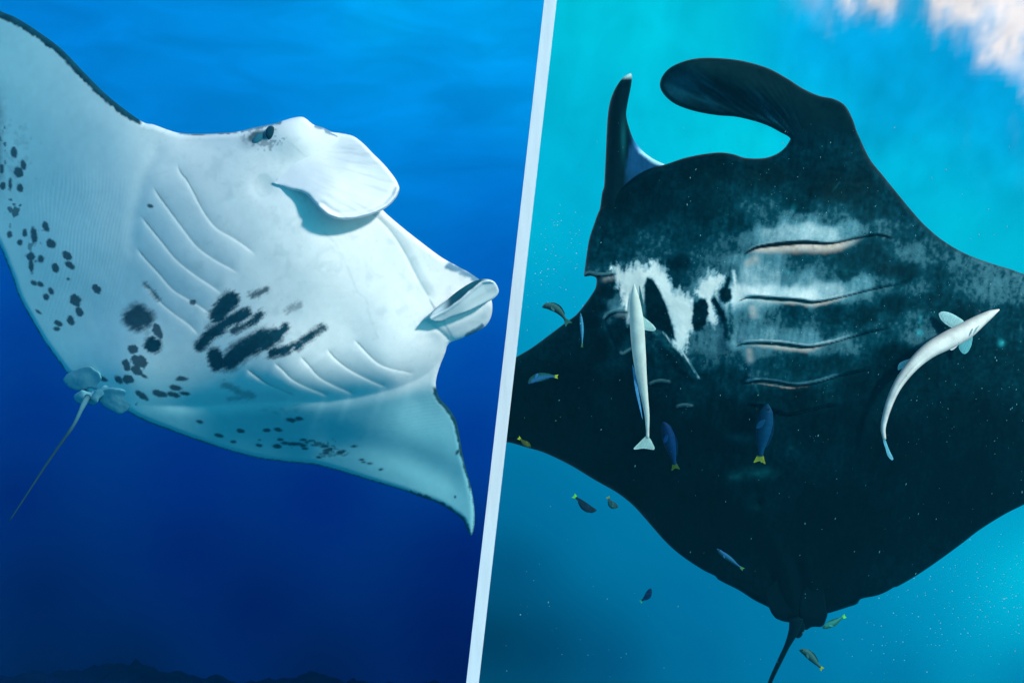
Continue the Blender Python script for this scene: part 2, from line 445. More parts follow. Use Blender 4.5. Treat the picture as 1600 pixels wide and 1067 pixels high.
SPOTS = [(21.6,238,5,9,-10),(36.5,258,4.5,8,-10),(29,269,6.5,9,-20),(3,264,4,7,0),(4,291,5,6,-10),(16,288,3,10,0),(31,293.6,5,7,-20),
    (71.7,354.6,5,8.5,-25),(15,366,4,6,0),(39,364,4,6,0),(53,367,5,15,-8),(31,379,4.5,5,0),(80,381,7,8,-30),(48,401,7,6,0),(49,416,4,11,-5),
    (64,405,5,7,-15),(86,418,5.5,8,-30),(105,400,6,9,-35),(109,414,5,8.5,-50),(52.6,442,6,4,30),(63,444,5.5,4,30),(80,455,4,6,-30),(72,464,5.5,4.5,40),
    (151,452,6,9,-40),(118,470,8,10,-35),(124,487,6,8,-45),(110.5,501,5.5,8.5,-25),(91,505,7,4,25),(88.5,514,5.5,3.5,15),(60,487,5.5,2.2,40),
    (246,517,7,13,-25),(208,545.6,9,7.5,10),(216.5,564.5,13,10,25),(197.6,570.6,6,9,-25),(213.6,578.5,7,11,-45),(224,587,7,2.2,25),
    (185.5,593,9,4.5,40),(200,592.6,9.5,7,20),(157.5,590,11,3.6,28),(221,617,13,4.6,36),(250,615,13,5.5,15),(274,606,10,4.2,10),
    (271,616.5,12,4,12),(288,614.5,9,3,8),(284.5,591.7,9,4.2,0),(312,659,6.5,2.8,10),(342,680,7,2.8,12),(376,673,7,3,10),(364.6,690,5,2.5,12),
    (417.6,672,6.5,2.8,0),(434.5,671,7.5,3,8),(455.5,656,8.5,3.4,8),(467,654,7,3,5),(405,695.5,5,2.6,5),(405.5,687,2.5,1.2,0),(433,697,7,3.2,5),(438,686.5,5,2.2,0),
    (444,692,6,2.8,0),(460,693.5,11,3,0),(474,696,6,2.5,0),(474,687,5.5,2,0),(476.6,700.6,5.5,2.7,0),(507.5,697,6.5,2.5,-5),(513,702.5,8,2.8,-12),(510,708,5.5,2.2,0),
    (533,706,7,3,-14),(498,714,4.5,2.2,0),(553,697,5,2,-6),(565,718,4,1.6,0),(568,722,3.5,1.5,0),(578,724,4,1.5,0),(595,733,4,2.2,-8),(711,776,1.8,2,0),(715,706,2.2,5,35),
    (301,472,5.5,4.5,0),(235,322,5,3,20),(107,436,2.5,2,0)]
CAPS = [(340,492,360,468,14,1.),(313,540,330,520,9.5,1.),(330,520,352,505,10,1.),(352,505,386,490,9.5,1.),(366,517,385,507,7,.95),(385,507,408,490,6.5,1.),(336,556,340,568,13,1.),
    (358,566,372,549,15,1.),(372,552,412,528,17,1.),(412,536,430,524,13,1.),(430,525,445,513,7.5,1.),(425,552,448,546,8,1.),(448,546,458,540,5,1.),(464,542,488,522,6.5,1.),(488,522,504,511,6,.95),
    (393,462,415,453,4.8,.85),(446,486,468,475,4.2,.55),(350,600,372,612,5,.5),(372,612,392,618,6,.45),(357,623,385,620,4,.4),(215,488,213,503,15,.95),(206,497,226,497,15,.95),(238.4,539,238.6,539.2,13.5,1.1),
    (224,441,247,467,2.2,.8),(230,520,226,505,4,.3)]
def color_left(X, Y, e):
    n = len(X)
    base = np.tile(np.array([0.80, 0.83, 0.83]), (n, 1))
    # grey-blue of the outer wings, deepened to paint in the light's falloff
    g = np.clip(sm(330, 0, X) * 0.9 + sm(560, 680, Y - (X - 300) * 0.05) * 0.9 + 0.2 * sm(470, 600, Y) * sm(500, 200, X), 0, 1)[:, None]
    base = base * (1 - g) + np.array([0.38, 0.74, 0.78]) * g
    g2 = (sm(1, 22, dist_poly(X, Y, CREASE)[0]) * sm(612, 645, Y + (X - 300) * .06) * (Y > 590))[:, None] * .8  # unlit side of the lower wing, painted into the colour
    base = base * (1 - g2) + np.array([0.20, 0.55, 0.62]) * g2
    base = base * (1 + 0.05 * fbm(X, Y, 90, 21) + 0.03 * fbm(X, Y, 7, 22, 3))[:, None]
    fine = fbm(X, Y, 5.5, 31, 2); fine2 = rng.uniform(-1, 1, n)
    dark = np.zeros(n)
    for cx, cy, rx, ry, an in SPOTS:
        m = (abs(X - cx) < 26) & (abs(Y - cy) < 26)
        if not m.any(): continue
        a = R(an); dx = X[m] - cx; dy = Y[m] - cy
        u = dx * math.cos(a) + dy * math.sin(a); v = -dx * math.sin(a) + dy * math.cos(a)
        rr = np.hypot(u / rx, v / ry); sfx = 1.6 / min(rx, ry)
        k = sm(1 + sfx * .7, 1 - sfx * .7, rr + fine[m] * 0.28 + fine2[m] * 0.05)
        dark[m] = np.maximum(dark[m], k * 0.9)
    for x0, y0, x1, y1, r, amt in CAPS:
        d, _, _ = dist_poly(X, Y, [(x0, y0), (x1, y1)])
        soft = 4.2 if r < 14.5 else 7.0
        # hairy edges drawn out along the upper right direction
        hair = fbm(X * 0.8 + Y * 0.8, (X - Y * .0) * 0.3 + Y, 4.5, 44, 2)
        k = sm(r + soft, r - soft, d + hair * 4.0 + fine2 * 1.2) * amt
        dark = np.maximum(dark, k)
    # freckled areas
    for cx, cy, sx, sy, amt in ((22, 325, 16, 38, .8), (52, 380, 22, 34, .6), (-2, 225, 14, 50, .8), (480, 692, 60, 9, .7), (25, 240, 40, 70, .15), (520, 708, 45, 9, .5), (440, 640, 60, 10, .15)):
        z = np.exp(-(((X - cx) / sx) ** 2 + ((Y - cy) / sy) ** 2))
        k = sm(0.30, 0.5, fbm(X, Y * (2.0 if cy > 600 else 1.0), 8, 55, 3) + (z - 0.62) * 0.9) * amt * sm(.1, .5, z)
        dark = np.maximum(dark, k)
    # smudge of grey at the left frame side
    dark = np.maximum(dark, 0.55 * sm(14, -8, X + 6 * fine) * sm(120, 200, Y) * sm(330, 260, Y))
    # dark margin along the leading edge of both wings
    d, s, t = dist_poly(X, Y, [(-330,30),(-150,-75),(0,17),(25,28),(60,50),(96,77),(130,112),(165,147),(200,175),(221,190)])
    dark = np.maximum(dark, sm(11.5, 8.0, d + 2.4 * fine + sm(200, 226, X) * 5) * sm(224, 217, X) * 1.05)
    dark = np.maximum(dark, sm(3.2, 1.2, e + fine) * sm(276, 285, X) * sm(376, 366, X) * (Y < 230) * .8)
    d, s, t = dist_poly(X, Y, [(681,600),(686,620),(700,636),(712,655),(718,680),(722,705),(729,735),(736,760)])
    dark = np.maximum(dark, sm(7.5, 4.5, d + 1.5 * fine - 1 + 4 * t) * sm(0, .05, t))
    # thin dark trailing edge
    lo = ((Y > 640) & (X > 200)) | ((X < 110) & (Y > 380))
    dark = np.maximum(dark, lo * sm(2.8, 1.0, e + 0.8 * fine) * 0.85)
    dark = np.maximum(dark, sm(6, 2, e + 3 * fine) * (X > 640) * (Y > 760) * (X < 735) * 0.9)
    # dark patch behind the eye and on the crown
    z = np.hypot((X - 404 + (Y - 212) * 0.8) / 20, (Y - 213) / 11)
    dark = np.maximum(dark, sm(1.3, 0.4, z + 0.35 * fine) * 0.85)
    tealm = sm(5, 2, e + 2 * fine) * (X > 376) * (X < 440) * (Y < 230) * 0.8
    tealm = np.maximum(tealm, sm(7, 3, e + 4 * fine) * (X > 490) * (X < 535) * (Y < 240) * 0.75)
    z = np.hypot((X - 412) / 30, (Y - 218) / 17)
    dark = np.maximum(dark, 0.5 * sm(0.25, 0.55, fbm(X, Y, 3.5, 61, 2) + 1.0 - z))
    # dark nape above the snout
    d, s, t = dist_poly(X, Y, [(700,415),(722,424),(748,437)])
    tealm = np.maximum(tealm, sm(8, 2, d + 3 * fine) * .85)
    d, s, t = dist_poly(X, Y, [(730,524),(745,516),(753,510)])
    tealm = np.maximum(tealm, sm(5, 2, d + 2 * fine) * .9)
    # scars: pale ring, old fold lines and freckles of the belly
    z = np.hypot((X - 514) / 19, (Y - 410) / 20)
    gray = 0.16 * np.exp(-((z - 1 + 0.25 * fine) / 0.25) ** 2) + 0.20 * sm(.15, .6, fbm(X, Y, 18, 71, 5)) * sm(240, 330, X) * sm(600, 500, Y)
    d, _, _ = dist_poly(X, Y, [(508,365),(525,382),(535,400),(548,430),(558,455),(573,468),(576,490),(584,510),(590,528)])
    gray = np.maximum(gray, 0.18 * sm(3, .5, d + 2.5 * fine))
    gray = np.maximum(gray, 0.16 * sm(.35, .6, fbm(X, Y, 5, 72, 2)) * np.exp(-(((X - 395) / 40) ** 2 + ((Y - 262) / 26) ** 2)))
    z = np.hypot((X - 412) / 15, (Y - 290) / 19)
    gray = np.maximum(gray, 0.28 * sm(1.1, .9, z) * (0.7 + .3 * fine))
    gray = np.maximum(gray, 0.5 * sm(.55, .75, fbm(X, Y, 4, 73, 2)) * sm(220, 260, X) * .4)
    d, _, _ = dist_poly(X, Y, JAW)
    gray = np.maximum(gray, 0.35 * sm(1.8, .5, d))
    # torn patch on the front edge
    z = np.hypot((X - 246) / 33, (Y - 203) / 22)
    scab = sm(1.05, .95, z + .15 * fine)
    gray = np.maximum(gray, scab * (0.10 + 0.30 * sm(.1, .5, fbm(X, Y, 5, 74, 3))) * .6)
    _, line = gill_relief(X, Y, GILL_L, 0.01, 20)
    c = base * (1 - gray[:, None]) + np.array([0.30, 0.42, 0.44]) * gray[:, None]
    z = np.hypot((X - 392) / 20, (Y - 222) / 14)
    tealm = np.maximum(tealm, .45 * sm(1.4, .3, z))
    tm = np.clip(tealm, 0, 1)[:, None]
    c = c * (1 - tm) + np.array([0.012, 0.15, 0.26]) * tm
    dk = np.clip(dark * 1.01, 0, 1)[:, None]
    c = c * (1 - dk) + np.array([0.008, 0.058, 0.085]) * (1 + 0.3 * fine[:, None]) * dk
    ln = np.clip(line, 0, 1)[:, None] * 0.75
    c = c * (1 - ln) + np.array([0.06, 0.16, 0.19]) * ln
    return np.clip(c, 0.001, 0.9)
BODY_L = [(-180,-95),(-80,-35),(0,17),(25,28),(60,50),(96,77),(130,112),(165,147),(200,175),(220,189),(228,193),(240,195),(262,203),(280,208),(310,209.5),(340,208.5),
    (365,207),(380,204),(395,200),(430,193),(445,188),(460,184),(474,183.5),(490,195),(505,200),(520,207),(533,212),(548,232),(566,268),(584,308),(598,328),
    (625,352),(655,376),(690,402),(715,416),(735,427),(748,436),(760,445),(765,458),(769,474),(768,492),(760,508),(745,518),(720,529),(701,537),(695,553),
    (688,570),(682,590),(681,602),(686,620),(700,636),(712,655),(718,680),(722,705),(729,735),(736,760),(741,790),(742,815),(739,832),(736,837),(732,831),(728,823),
    (722,811),(705,798),(685,786),(660,777),(630,766),(600,757),(560,745),(520,733),(490,726),(450,722),(410,717),(380,710),(345,700),(300,685),
    (265,672),(240,663),(215,652),(196,641),(165,628),(140,618),(120,600),(105,583),(88,560),(70,535),(52,505),(38,480),(28,460),(20,435),(12,415),
    (5,397),(-3,380),(-60,280),(-180,170),(-330,80)]
c0 = ray_pt(400, 400, D0L + .25)
pale = empty('manta_ray', tuple(c0))
tag(pale, 'white bellied manta ray with black spots and rolled head fins, in deep blue water', 'manta ray', 'manta rays')
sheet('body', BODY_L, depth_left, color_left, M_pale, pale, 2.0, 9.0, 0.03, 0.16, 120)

# near head fin
FIN_L = [(432,282),(425,286),(440,291),(455,297),(470,300),(480,305),(490,316),(500,327),(512,337),(530,343),(555,342),(585,334),(606,323),(619,309),(624,297),
    (622,287),(614,274),(600,257),(583,240),(566,223),(552,213),(536,209),(520,207),(505,206),(485,212),(460,230),(440,255)]
def lift_fin(X, Y):
    # distance along the fin from its root to its tip
    u = (X - 440) * 0.90 + (Y - 250) * 0.43
    return u
def depth_fin_l(X, Y):
    u = lift_fin(X, Y)
    v = (X - 440) * -0.43 + (Y - 250) * 0.90        # towards the lower edge
    D = depth_left(np.minimum(X, 640), Y) 
    D = D0L + TL(X, Y)
    up = -0.008 + 0.11 * sm(5, 110, u + 0.45 * v) + 0.02 * sm(100, 200, u) + 0.035 * np.exp(-(((X - 462) / 40) ** 2 + ((Y - 215) / 30) ** 2))
    roll = 0.02 * sm(20, -60, v) * sm(20, 90, u) * -1
    h = up + roll
    # fine ribs fanning out to the edge
    ang = np.arctan2(Y - 215, X - 350)
    h = h + 0.0007 * fbm(ang * 300, np.hypot(X - 350, Y - 215) * .05, 5, 80, 3) * sm(30, 70, u) + 0.0035 * fbm(X, Y, 40, 82, 2)
    d, s, t = dist_poly(X, Y, [(500,328),(512,338),(530,344),(555,343),(585,335),(606,324),(619,310),(625,297)])
    h = h + 0.010 * np.exp(-((d - 4) / 3.2) ** 2) - 0.006 * np.exp(-((d - 10) / 4.0) ** 2)
    return D - h
def color_fin_l(X, Y, e):
    n = len(X)
    b = np.tile(np.array([0.85, 0.86, 0.88]), (n, 1))
    ang = np.arctan2(Y - 215, X - 350)
    st = fbm(ang * 260, np.hypot(X - 350, Y - 215) * .12, 6, 83, 3)
    u = lift_fin(X, Y)
    b = b * (1 - 0.16 * sm(0, .7, st) * sm(40, 90, u))[:, None]
    return np.clip(b, 0, .9)
def soft_l(X, Y): return sm(20, 60, lift_fin(X, Y) + 0.4 * (Y - 250))
sheet('cephalic_fin', FIN_L, depth_fin_l, color_fin_l, M_pale, pale, 2.0, 6.0, 0.02, 0.015, 30, dorsal=(.5, .55, .58), soft=soft_l)

# far head fin, rolled: a leaf shaped tip beside the mouth
FIN_L2 = [(671,500),(676,488),(690,476),(706,462),(722,450),(742,439),(760,436),(772,440),(778,449),(779,457),(772,466),(752,477),(728,488),(705,496),(688,503)]
def depth_fin_l2(X, Y):
    d, s, t = dist_poly(X, Y, [(671,500),(695,488),(718,472),(737,455),(754,442),(774,440)])
    side = s * d
    h = 0.08 + 0.06 * sm(0, .6, (X - 672) / 100) + 0.020 * np.exp(-((side + 2) / 3.0) ** 2) + 0.012 * np.where(side > 0, -sm(0, 20, side), sm(0, -18, side) * -1)
    h = h + 0.0005 * np.sin(side * 1.6)
    return D0L + TL(X, Y) - h
def color_fin_l2(X, Y, e):
    d, s, t = dist_poly(X, Y, [(671,500),(695,488),(718,472),(737,455),(754,442),(774,440)])
    side = s * d + 1.5 * fbm(X, Y, 6, 91)
    b = np.tile(np.array([0.62, 0.72, 0.74]), (len(X), 1))
    b = b * (1 - 0.12 * sm(-.2, .6, fbm((X + Y * 1.9) * .5, Y + X * .5, 4, 92)))[:, None]
    k = (sm(-1.8, -3.6, side) * sm(690, 706, X) * sm(764, 750, X))[:, None]
    b = b * (1 - k) + np.array([.012, .10, .14]) * k
    k2 = np.exp(-((side) / 1.6) ** 2)[:, None]
    b = b * (1 - k2) + np.array([.88, .9, .9]) * k2
    return np.clip(b, 0, .9)
sheet('cephalic_fin', FIN_L2, depth_fin_l2, color_fin_l2, M_pale, pale, 1.6, 3.0, 0.010, 0.16, 12, dorsal=(.6, .68, .7), out_step=2.5)

def tube(name, pts, radii, mat, parent, colors=None, seg=12, flat=1.0, depth=None, up=None):
    """tapering tube through points given as (px, py, depth); radii in pixels"""
    P = np.array([ray_pt(x, y, d) for x, y, d in pts]); n = len(P)
    rad = np.array([r * d / F for r, (_, _, d) in zip(radii, pts)])
    verts = []; faces = []; cols = []
    view = np.array([0, 1.0, 0])
    for i in range(n):
        tdir = nrm(P[min(i + 1, n - 1)] - P[max(i - 1, 0)])
        side = nrm(np.cross(tdir, view)); nn = nrm(np.cross(side, tdir))
        for k in range(seg):
            a = 2 * math.pi * k / seg
            verts.append(P[i] + side * math.cos(a) * rad[i] + nn * math.sin(a) * rad[i] * flat)
            if colors is not None: cols.append(colors(i / (n - 1), math.cos(a), math.sin(a)))
    for i in range(n - 1):
        for k in range(seg):
            a = i * seg + k; b = i * seg + (k + 1) % seg
            faces.append((a, b, b + seg, a + seg))
    faces.append(tuple(range(seg))[::-1]); faces.append(tuple((n - 1) * seg + k for k in range(seg)))
    return link_mesh(name, verts, faces, mat, parent, np.array(cols) if cols else None)

def resample(pts, n):
    P = catmull(pts, 1.0, False); L = np.concatenate([[0], np.cumsum(np.linalg.norm(np.diff(P[:, :2], axis=0), axis=1))])
    t = np.linspace(0, L[-1], n)
    return np.stack([np.interp(t, L, P[:, k]) for k in range(P.shape[1])], 1)

tp = resample([(137,620,4.16),(131,631,4.10),(115,664,4.08),(92,697,4.12),(66,735,4.17),(40,775,4.22),(15,813,4.28)], 40)
tr = np.interp(np.linspace(0, 1, 40), [0, .06, .12, .4, .6, 1], [5, 4.0, 3.0, 1.9, 1.6, 1.0])
tr = tr * (1 + 0.10 * np.array([vnoise(i, 0, 1.3, 3) for i in range(40)]))
def tail_col(t, c, s):
    k = sm(0.0, 0.40, t)
    v = np.array([.07, .22, .28]) * (1 - k) + np.array([.03, .09, .12]) * k
    return v
tube('tail', tp, tr, M_pale, pale, tail_col)

# pelvic fins and the lobes at the root of the tail
def lobe(name, outline, dd, bump_c, amp, colr, parent, mat=M_pale, T=TL, D0=D0L, spacing=1.8, rim=5, seed=0, rd=.012, dorsal=(.2, .3, .33), root=None, reach=26):
    O_ = catmull(outline, 4.0); o1 = vnoise(O_[:, 0], O_[:, 1], 7, seed + 400); o2 = vnoise(O_[:, 0], O_[:, 1], 7, seed + 420)
    outline = [(a_ + 1.6 * p_, b_ + 1.6 * q2) for (a_, b_), p_, q2 in zip(O_, o1, o2)]
    def dp(X, Y):
        lift = dd
        if root: lift = -0.006 + (dd + .006) * sm(0, reach, np.hypot(X - root[0], Y - root[1]))
        h = lift + amp * np.exp(-(((X - bump_c[0]) / bump_c[2]) ** 2 + ((Y - bump_c[1]) / bump_c[3]) ** 2)) + 0.004 * fbm(X, Y, 12, 100 + seed)
        return D0 + T(X, Y) - h
    def cl(X, Y, e):
        c = np.tile(np.array(colr), (len(X), 1)) * (1 + 0.10 * fbm(X, Y, 14, 110 + seed) + .05 * fbm(X, Y, 4, 111 + seed))[:, None]
        return np.clip(c * (1 + 0.12 * sm(3, 0.5, e))[:, None], 0, .9)
    return sheet(name, outline, dp, cl, mat, parent, spacing, rim, rd, .02, 20, dorsal=dorsal, out_step=2.5)
pc = (0.15, 0.42, 0.50)
lobe('pelvic_fin', [(104,585),(113,578),(124,575),(138,573),(149,578),(160,590),(172,606),(168,616),(152,611),(140,607),(128,611),(112,608),(101,600),(98,592)], .028, (122,592,16,10), .008, pc, pale, seed=1, rim=4, rd=.004, root=(166,606), reach=45)
lobe('pelvic_fin', [(152,622),(158,612),(175,606),(198,612),(216,622),(214,632),(204,634),(197,643),(186,646),(177,643),(166,637),(158,630)], .025, (180,630,18,10), .006, pc, pale, seed=2, rim=4, rd=.004, root=(206,620), reach=45)
lobe('clasper', [(122,612),(131,609),(141,613),(145,607),(152,612),(146,620),(140,624),(137,629),(126,631),(118,627),(115,620)], .045, (126,620,7,6), .010, pc, pale, seed=3, rim=4, rd=.006, root=(150,608), reach=24)
lobe('clasper', [(133,624),(142,618),(152,608),(165,602),(180,600),(184,606),(172,614),(158,621),(153,629),(147,633),(139,631)], .045, (146,624,8,7), .012, pc, pale, seed=4, rim=4, rd=.006, root=(180,603), reach=36)

def blob(name, x, y, d, rx, ry, rd, ang, colr, parent, mat, n=16):
    verts = []; cols = []; faces = []
    a = R(ang); c = ray_pt(x, y, d); k = d / F
    for i in range(n + 1):
        th = math.pi * i / n
        for j in range(2 * n):
            ph = math.pi * j / n
            u = math.sin(th) * math.cos(ph) * rx; v = math.cos(th) * ry
            xx = u * math.cos(a) - v * math.sin(a); zz = u * math.sin(a) + v * math.cos(a)
            verts.append(c + np.array([xx * k, -math.sin(th) * math.sin(ph) * rd * k, -zz * k])); cols.append(colr)
    for i in range(n):
        for j in range(2 * n):
            p = i * 2 * n + j; q_ = i * 2 * n + (j + 1) % (2 * n)
            faces.append((p, q_, q_ + 2 * n, p + 2 * n))
    return link_mesh(name, verts, faces, mat, parent, np.array(cols))
M_eye = skin_mat('wet_eye', 0.15, 0.6, 0.0, 50, 0.0)
de = float(depth_left(np.array([424.]), np.array([209.]))[0])
blob('eye', 424, 209, de + .006, 9.0, 12.0, 5, -12, (.006, .035, .055), pale, M_eye)
de2 = float(depth_left(np.array([408.]), np.array([216.]))[0])
blob('eyelid', 409, 216, de2 + .010, 17, 9, 6, -32, (.03, .17, .24), pale, M_pale)

# ------------------------------------------------------------------ dark ray (right)
D0R = 5.10
TR = TPS([(x, y, v) for x, y, v in [
    (1150,450,0),(1000,450,.05),(930,440,.14),(940,380,.12),(960,300,.12),(1100,250,.06),(1220,245,.10),(1100,350,.0),(1250,350,.03),(1250,500,.03),
    (1350,450,.08),(1420,450,.20),(1400,330,.20),(1330,200,.10),(1200,150,-.05),(1040,130,-.12),(1480,420,.30),(1600,500,.42),(1800,560,.75),(2000,640,1.1),(1600,700,.42),
    (1450,600,.24),(1300,650,.12),(1150,650,.10),(1000,600,.16),(900,560,.30),(820,600,.42),(800,680,.46),(900,700,.34),(1050,780,.30),(1200,800,.26),
    (1350,800,.32),(1500,800,.42),(1150,900,.40),(1300,930,.42),(1245,970,.44)]])
GILL_R = [
    [(1160,399),(1172,391),(1184,386),(1218,381),(1260,378),(1297,380),(1339,372),(1375,367),(1400,374)],
    [(1152,472),(1162,466),(1176,463.5),(1212,466),(1252,469),(1269,472),(1297,468),(1339,458),(1381,448),(1412,442)],
    [(1147,542),(1160,537),(1176,535),(1212,536),(1246,540),(1263,542),(1297,536),(1339,524),(1395,510)],
    [(1156,600),(1170,597),(1184,595),(1212,597),(1241,602),(1269,599),(1311,587),(1364,576)],
    [(1165,632),(1190,634),(1230,648),(1260,643),(1290,635),(1316,630)]]
GILL_R2 = [
    [(913,431),(921,428),(930,430),(942,431),(960,428)],
    [(944,501),(950,493),(958,489),(968,487),(982,488)],
    [(966,550),(973,555),(982,550),(990,546),(998,545)],
    [(1014,603),(1022,599),(1034,597),(1049,600)],
    [(1056,638),(1068,635),(1084,637)]]
GILL_R = [catmull(g, 5, False) for g in GILL_R]; GILL_R2 = [catmull(g, 3, False) for g in GILL_R2]
def depth_right(X, Y):
    h = np.zeros(X.shape)
    for gl, A, wd, up in ((GILL_R, .028, 30, 1), (GILL_R2, .026, 14, 1)):
        for g in gl:
            x0, y0 = g.min(0) - 80; x1, y1 = g.max(0) + 80
            m = (X > x0) & (X < x1) & (Y > y0) & (Y < y1)
            if not m.any(): continue
            d, s, t = dist_poly(X[m], Y[m], g)
            wt = sm(0, .12, t) * sm(1, .85, t)
            above = s < 0       # the flap above the slit is raised and overhangs
            hh = np.where(above, sm(-1, 3, d) * np.exp(-np.maximum(d - 4, 0) / wd), -0.35 * np.exp(-d / 7.0))
            h[m] += A * wt * hh
    # folds between the gill flaps of the far row
    for (x0, y0, x1, y1, A, wdt) in ((928,433,945,500,.02,5),(946,500,968,553,.018,4),(1012,512,1054,560,-.012,5),(1050,560,1090,600,-.010,5),(1132,440,1140,560,-.02,10)):
        d, s, t = dist_poly(X, Y, [(x0, y0), (x1, y1)])
        h = h - A * np.exp(-(d / wdt) ** 2) * sm(0, .2, t) * sm(1, .8, t)
    # ridge and hollow where the wing meets the body
    d, s, t = dist_poly(X, Y, [(1405,330),(1412,400),(1415,470),(1405,560),(1380,640)])
    h = h - 0.02 * np.exp(-(d / 22.0) ** 2)
    # keel towards the tail, vent
    d, s, t = dist_poly(X, Y, [(1212,860),(1225,890),(1236,930),(1243,975)])
    h = h + 0.022 * np.exp(-(d / 14.0) ** 2) - 0.02 * np.exp(-((d - 20) / 8.0) ** 2) * sm(0, .3, t)
    h = h - 0.03 * np.exp(-(((X - 1185) / 8) ** 2 + ((Y - 783) / 10) ** 2))
    h = h + 0.02 * np.exp(-(((X - 1185) / 26) ** 2 + ((Y - 752) / 20) ** 2))
    h = h + 0.013 * fbm(X, Y, 95, 13) + 0.002 * fbm(X, Y, 16, 14, 4) + 0.0010 * fbm(X, Y, 5, 15, 2)
    return D0R + TR(X, Y) - h
def poly_mask(X, Y, poly, jit, soft, inset=0.0):
    P = np.array(poly, float); x0, y0 = P.min(0) - 16; x1, y1 = P.max(0) + 16
    o = np.zeros(X.shape); m = (X > x0) & (X < x1) & (Y > y0) & (Y < y1)
    if m.any():
        d, _, _ = dist_poly(X[m], Y[m], P, True)
        sd = np.where(inside(X[m], Y[m], P), d, -d) - inset + jit[m] * soft
        o[m] = sm(-soft * .6, soft * .6, sd)
    return o
LEVEL = [(1000,290,.07),(1100,260,.06),(1200,270,.08),(1100,330,.10),(1000,330,.10),(960,360,.11),(940,400,.14),(930,425,.22),(950,420,.20),(980,400,.18),(1000,408,.28),(985,415,.34),(1030,400,.22),(1012,395,.2),
 (1060,412,.09),(1075,440,.22),(1052,440,.2),(1100,410,.26),(1110,430,.34),(1085,445,.42),(1120,385,.24),(1150,385,.26),(1080,370,.16),(1140,420,.32),(1150,405,.42),(1165,382,.42),(1200,366,.52),(1230,362,.56),(1260,358,.62),(1290,364,.58),(1330,360,.40),(1380,358,.26),
 (1250,340,.34),(1200,345,.26),(1300,342,.24),(1150,350,.16),(1250,318,.12),(1350,340,.14),(1178,410,.55),(1205,403,.42),(1250,402,.20),(1300,400,.17),(1350,398,.12),(1170,430,.60),(1200,430,.52),(1232,432,.40),(1262,438,.46),(1250,418,.26),(1290,430,.26),
 (1160,455,.90),(1200,455,.82),(1240,457,.80),(1266,461,.86),(1300,453,.62),(1340,445,.44),(1380,438,.30),(1320,428,.16),(1380,420,.12),(1180,482,.50),(1205,494,.30),(1240,500,.20),(1200,518,.46),(1170,520,.40),(1240,526,.42),(1272,534,.44),(1300,520,.20),(1310,530,.36),(1350,500,.11),(1360,513,.2),(1240,488,.18),(1300,490,.13),
 (1160,531,.46),(1180,552,.36),(1200,570,.22),(1250,568,.13),(1180,586,.22),(1220,587,.18),(1262,594,.16),(1300,570,.11),(1160,500,.34),(1150,560,.2),
 (1200,622,.09),(1250,620,.06),(1300,660,.05),(1350,600,.08),(1120,640,.06),(1160,660,.05),(1020,535,.20),(1035,525,.26),(1030,560,.12),(1000,560,.06),(1050,600,.08),(1085,530,.32),(1105,540,.36),(1125,555,.30),(1100,570,.24),(1130,590,.16),(1100,605,.10),(1090,600,.12),(1145,590,.12),
 (955,455,.10),(945,450,.07),(966,470,.34),(973,480,.55),(958,484,.36),(948,494,.32),(965,515,.09),(975,500,.14),(958,535,.08),(970,548,.14),(935,480,.05),(925,500,.04),(940,540,.04),(985,600,.03),(1000,450,.5),
 (1433,400,.36),(1428,450,.30),(1430,500,.28),(1436,520,.34),(1415,430,.10),(1450,470,.14),(1500,428,.28),(1550,445,.32),(1590,450,.30),(1460,392,.24),(1470,430,.16),(1400,330,.16),(1420,370,.2),(1350,250,.14),(1330,300,.09),(1280,290,.07),(1500,500,.12),(1580,500,.17),(1560,560,.11),(1480,560,.10),
 (1400,480,.09),(1400,560,.06),(1440,600,.09),(1500,650,.05),(1400,700,.035),(1100,680,.035),(1000,640,.03),(900,600,.03),(1100,800,.02),(1300,800,.02),(1500,760,.035),(1250,930,.035),(850,650,.02),(1600,700,.05),(1800,600,.1),(1000,720,.02),(1190,740,.06),(1220,230,.14),(960,310,.05)]
LV = np.array(LEVEL, float)
P_WHITE = [(961,418),(970,427),(984,424),(1000,421),(1008,426),(1017,424),(1022,412),(1030,424),(1040,432),(1045,448),(1054,458),(1066,464),(1079,470),(1083,490),(1078,512),(1073,530),(1066,548),(1060,545),(1056,530),(1050,505),(1043,480),(1030,452),(1017,433),(1008,446),(1006,470),(992,485),(981,500),(976,468),(969,440)]
P_WHITE2 = [(1086,458),(1096,446),(1106,436),(1118,430),(1130,434),(1122,446),(1114,458),(1112,476),(1119,500),(1114,508),(1106,492),(1103,472),(1096,462)]
P_OVAL1 = [(1011,433),(1019,436),(1031,454),(1042,480),(1051,510),(1056,532),(1048,527),(1034,516),(1020,512),(1012,498),(1007,470),(1007,448)]
P_OVAL5 = [(1046,542),(1054,544),(1064,556),(1072,570),(1076,584),(1066,586),(1054,578),(1046,566)]
P_OVAL6 = [(1064,566),(1094,570),(1104,582),(1104,592),(1094,590)]
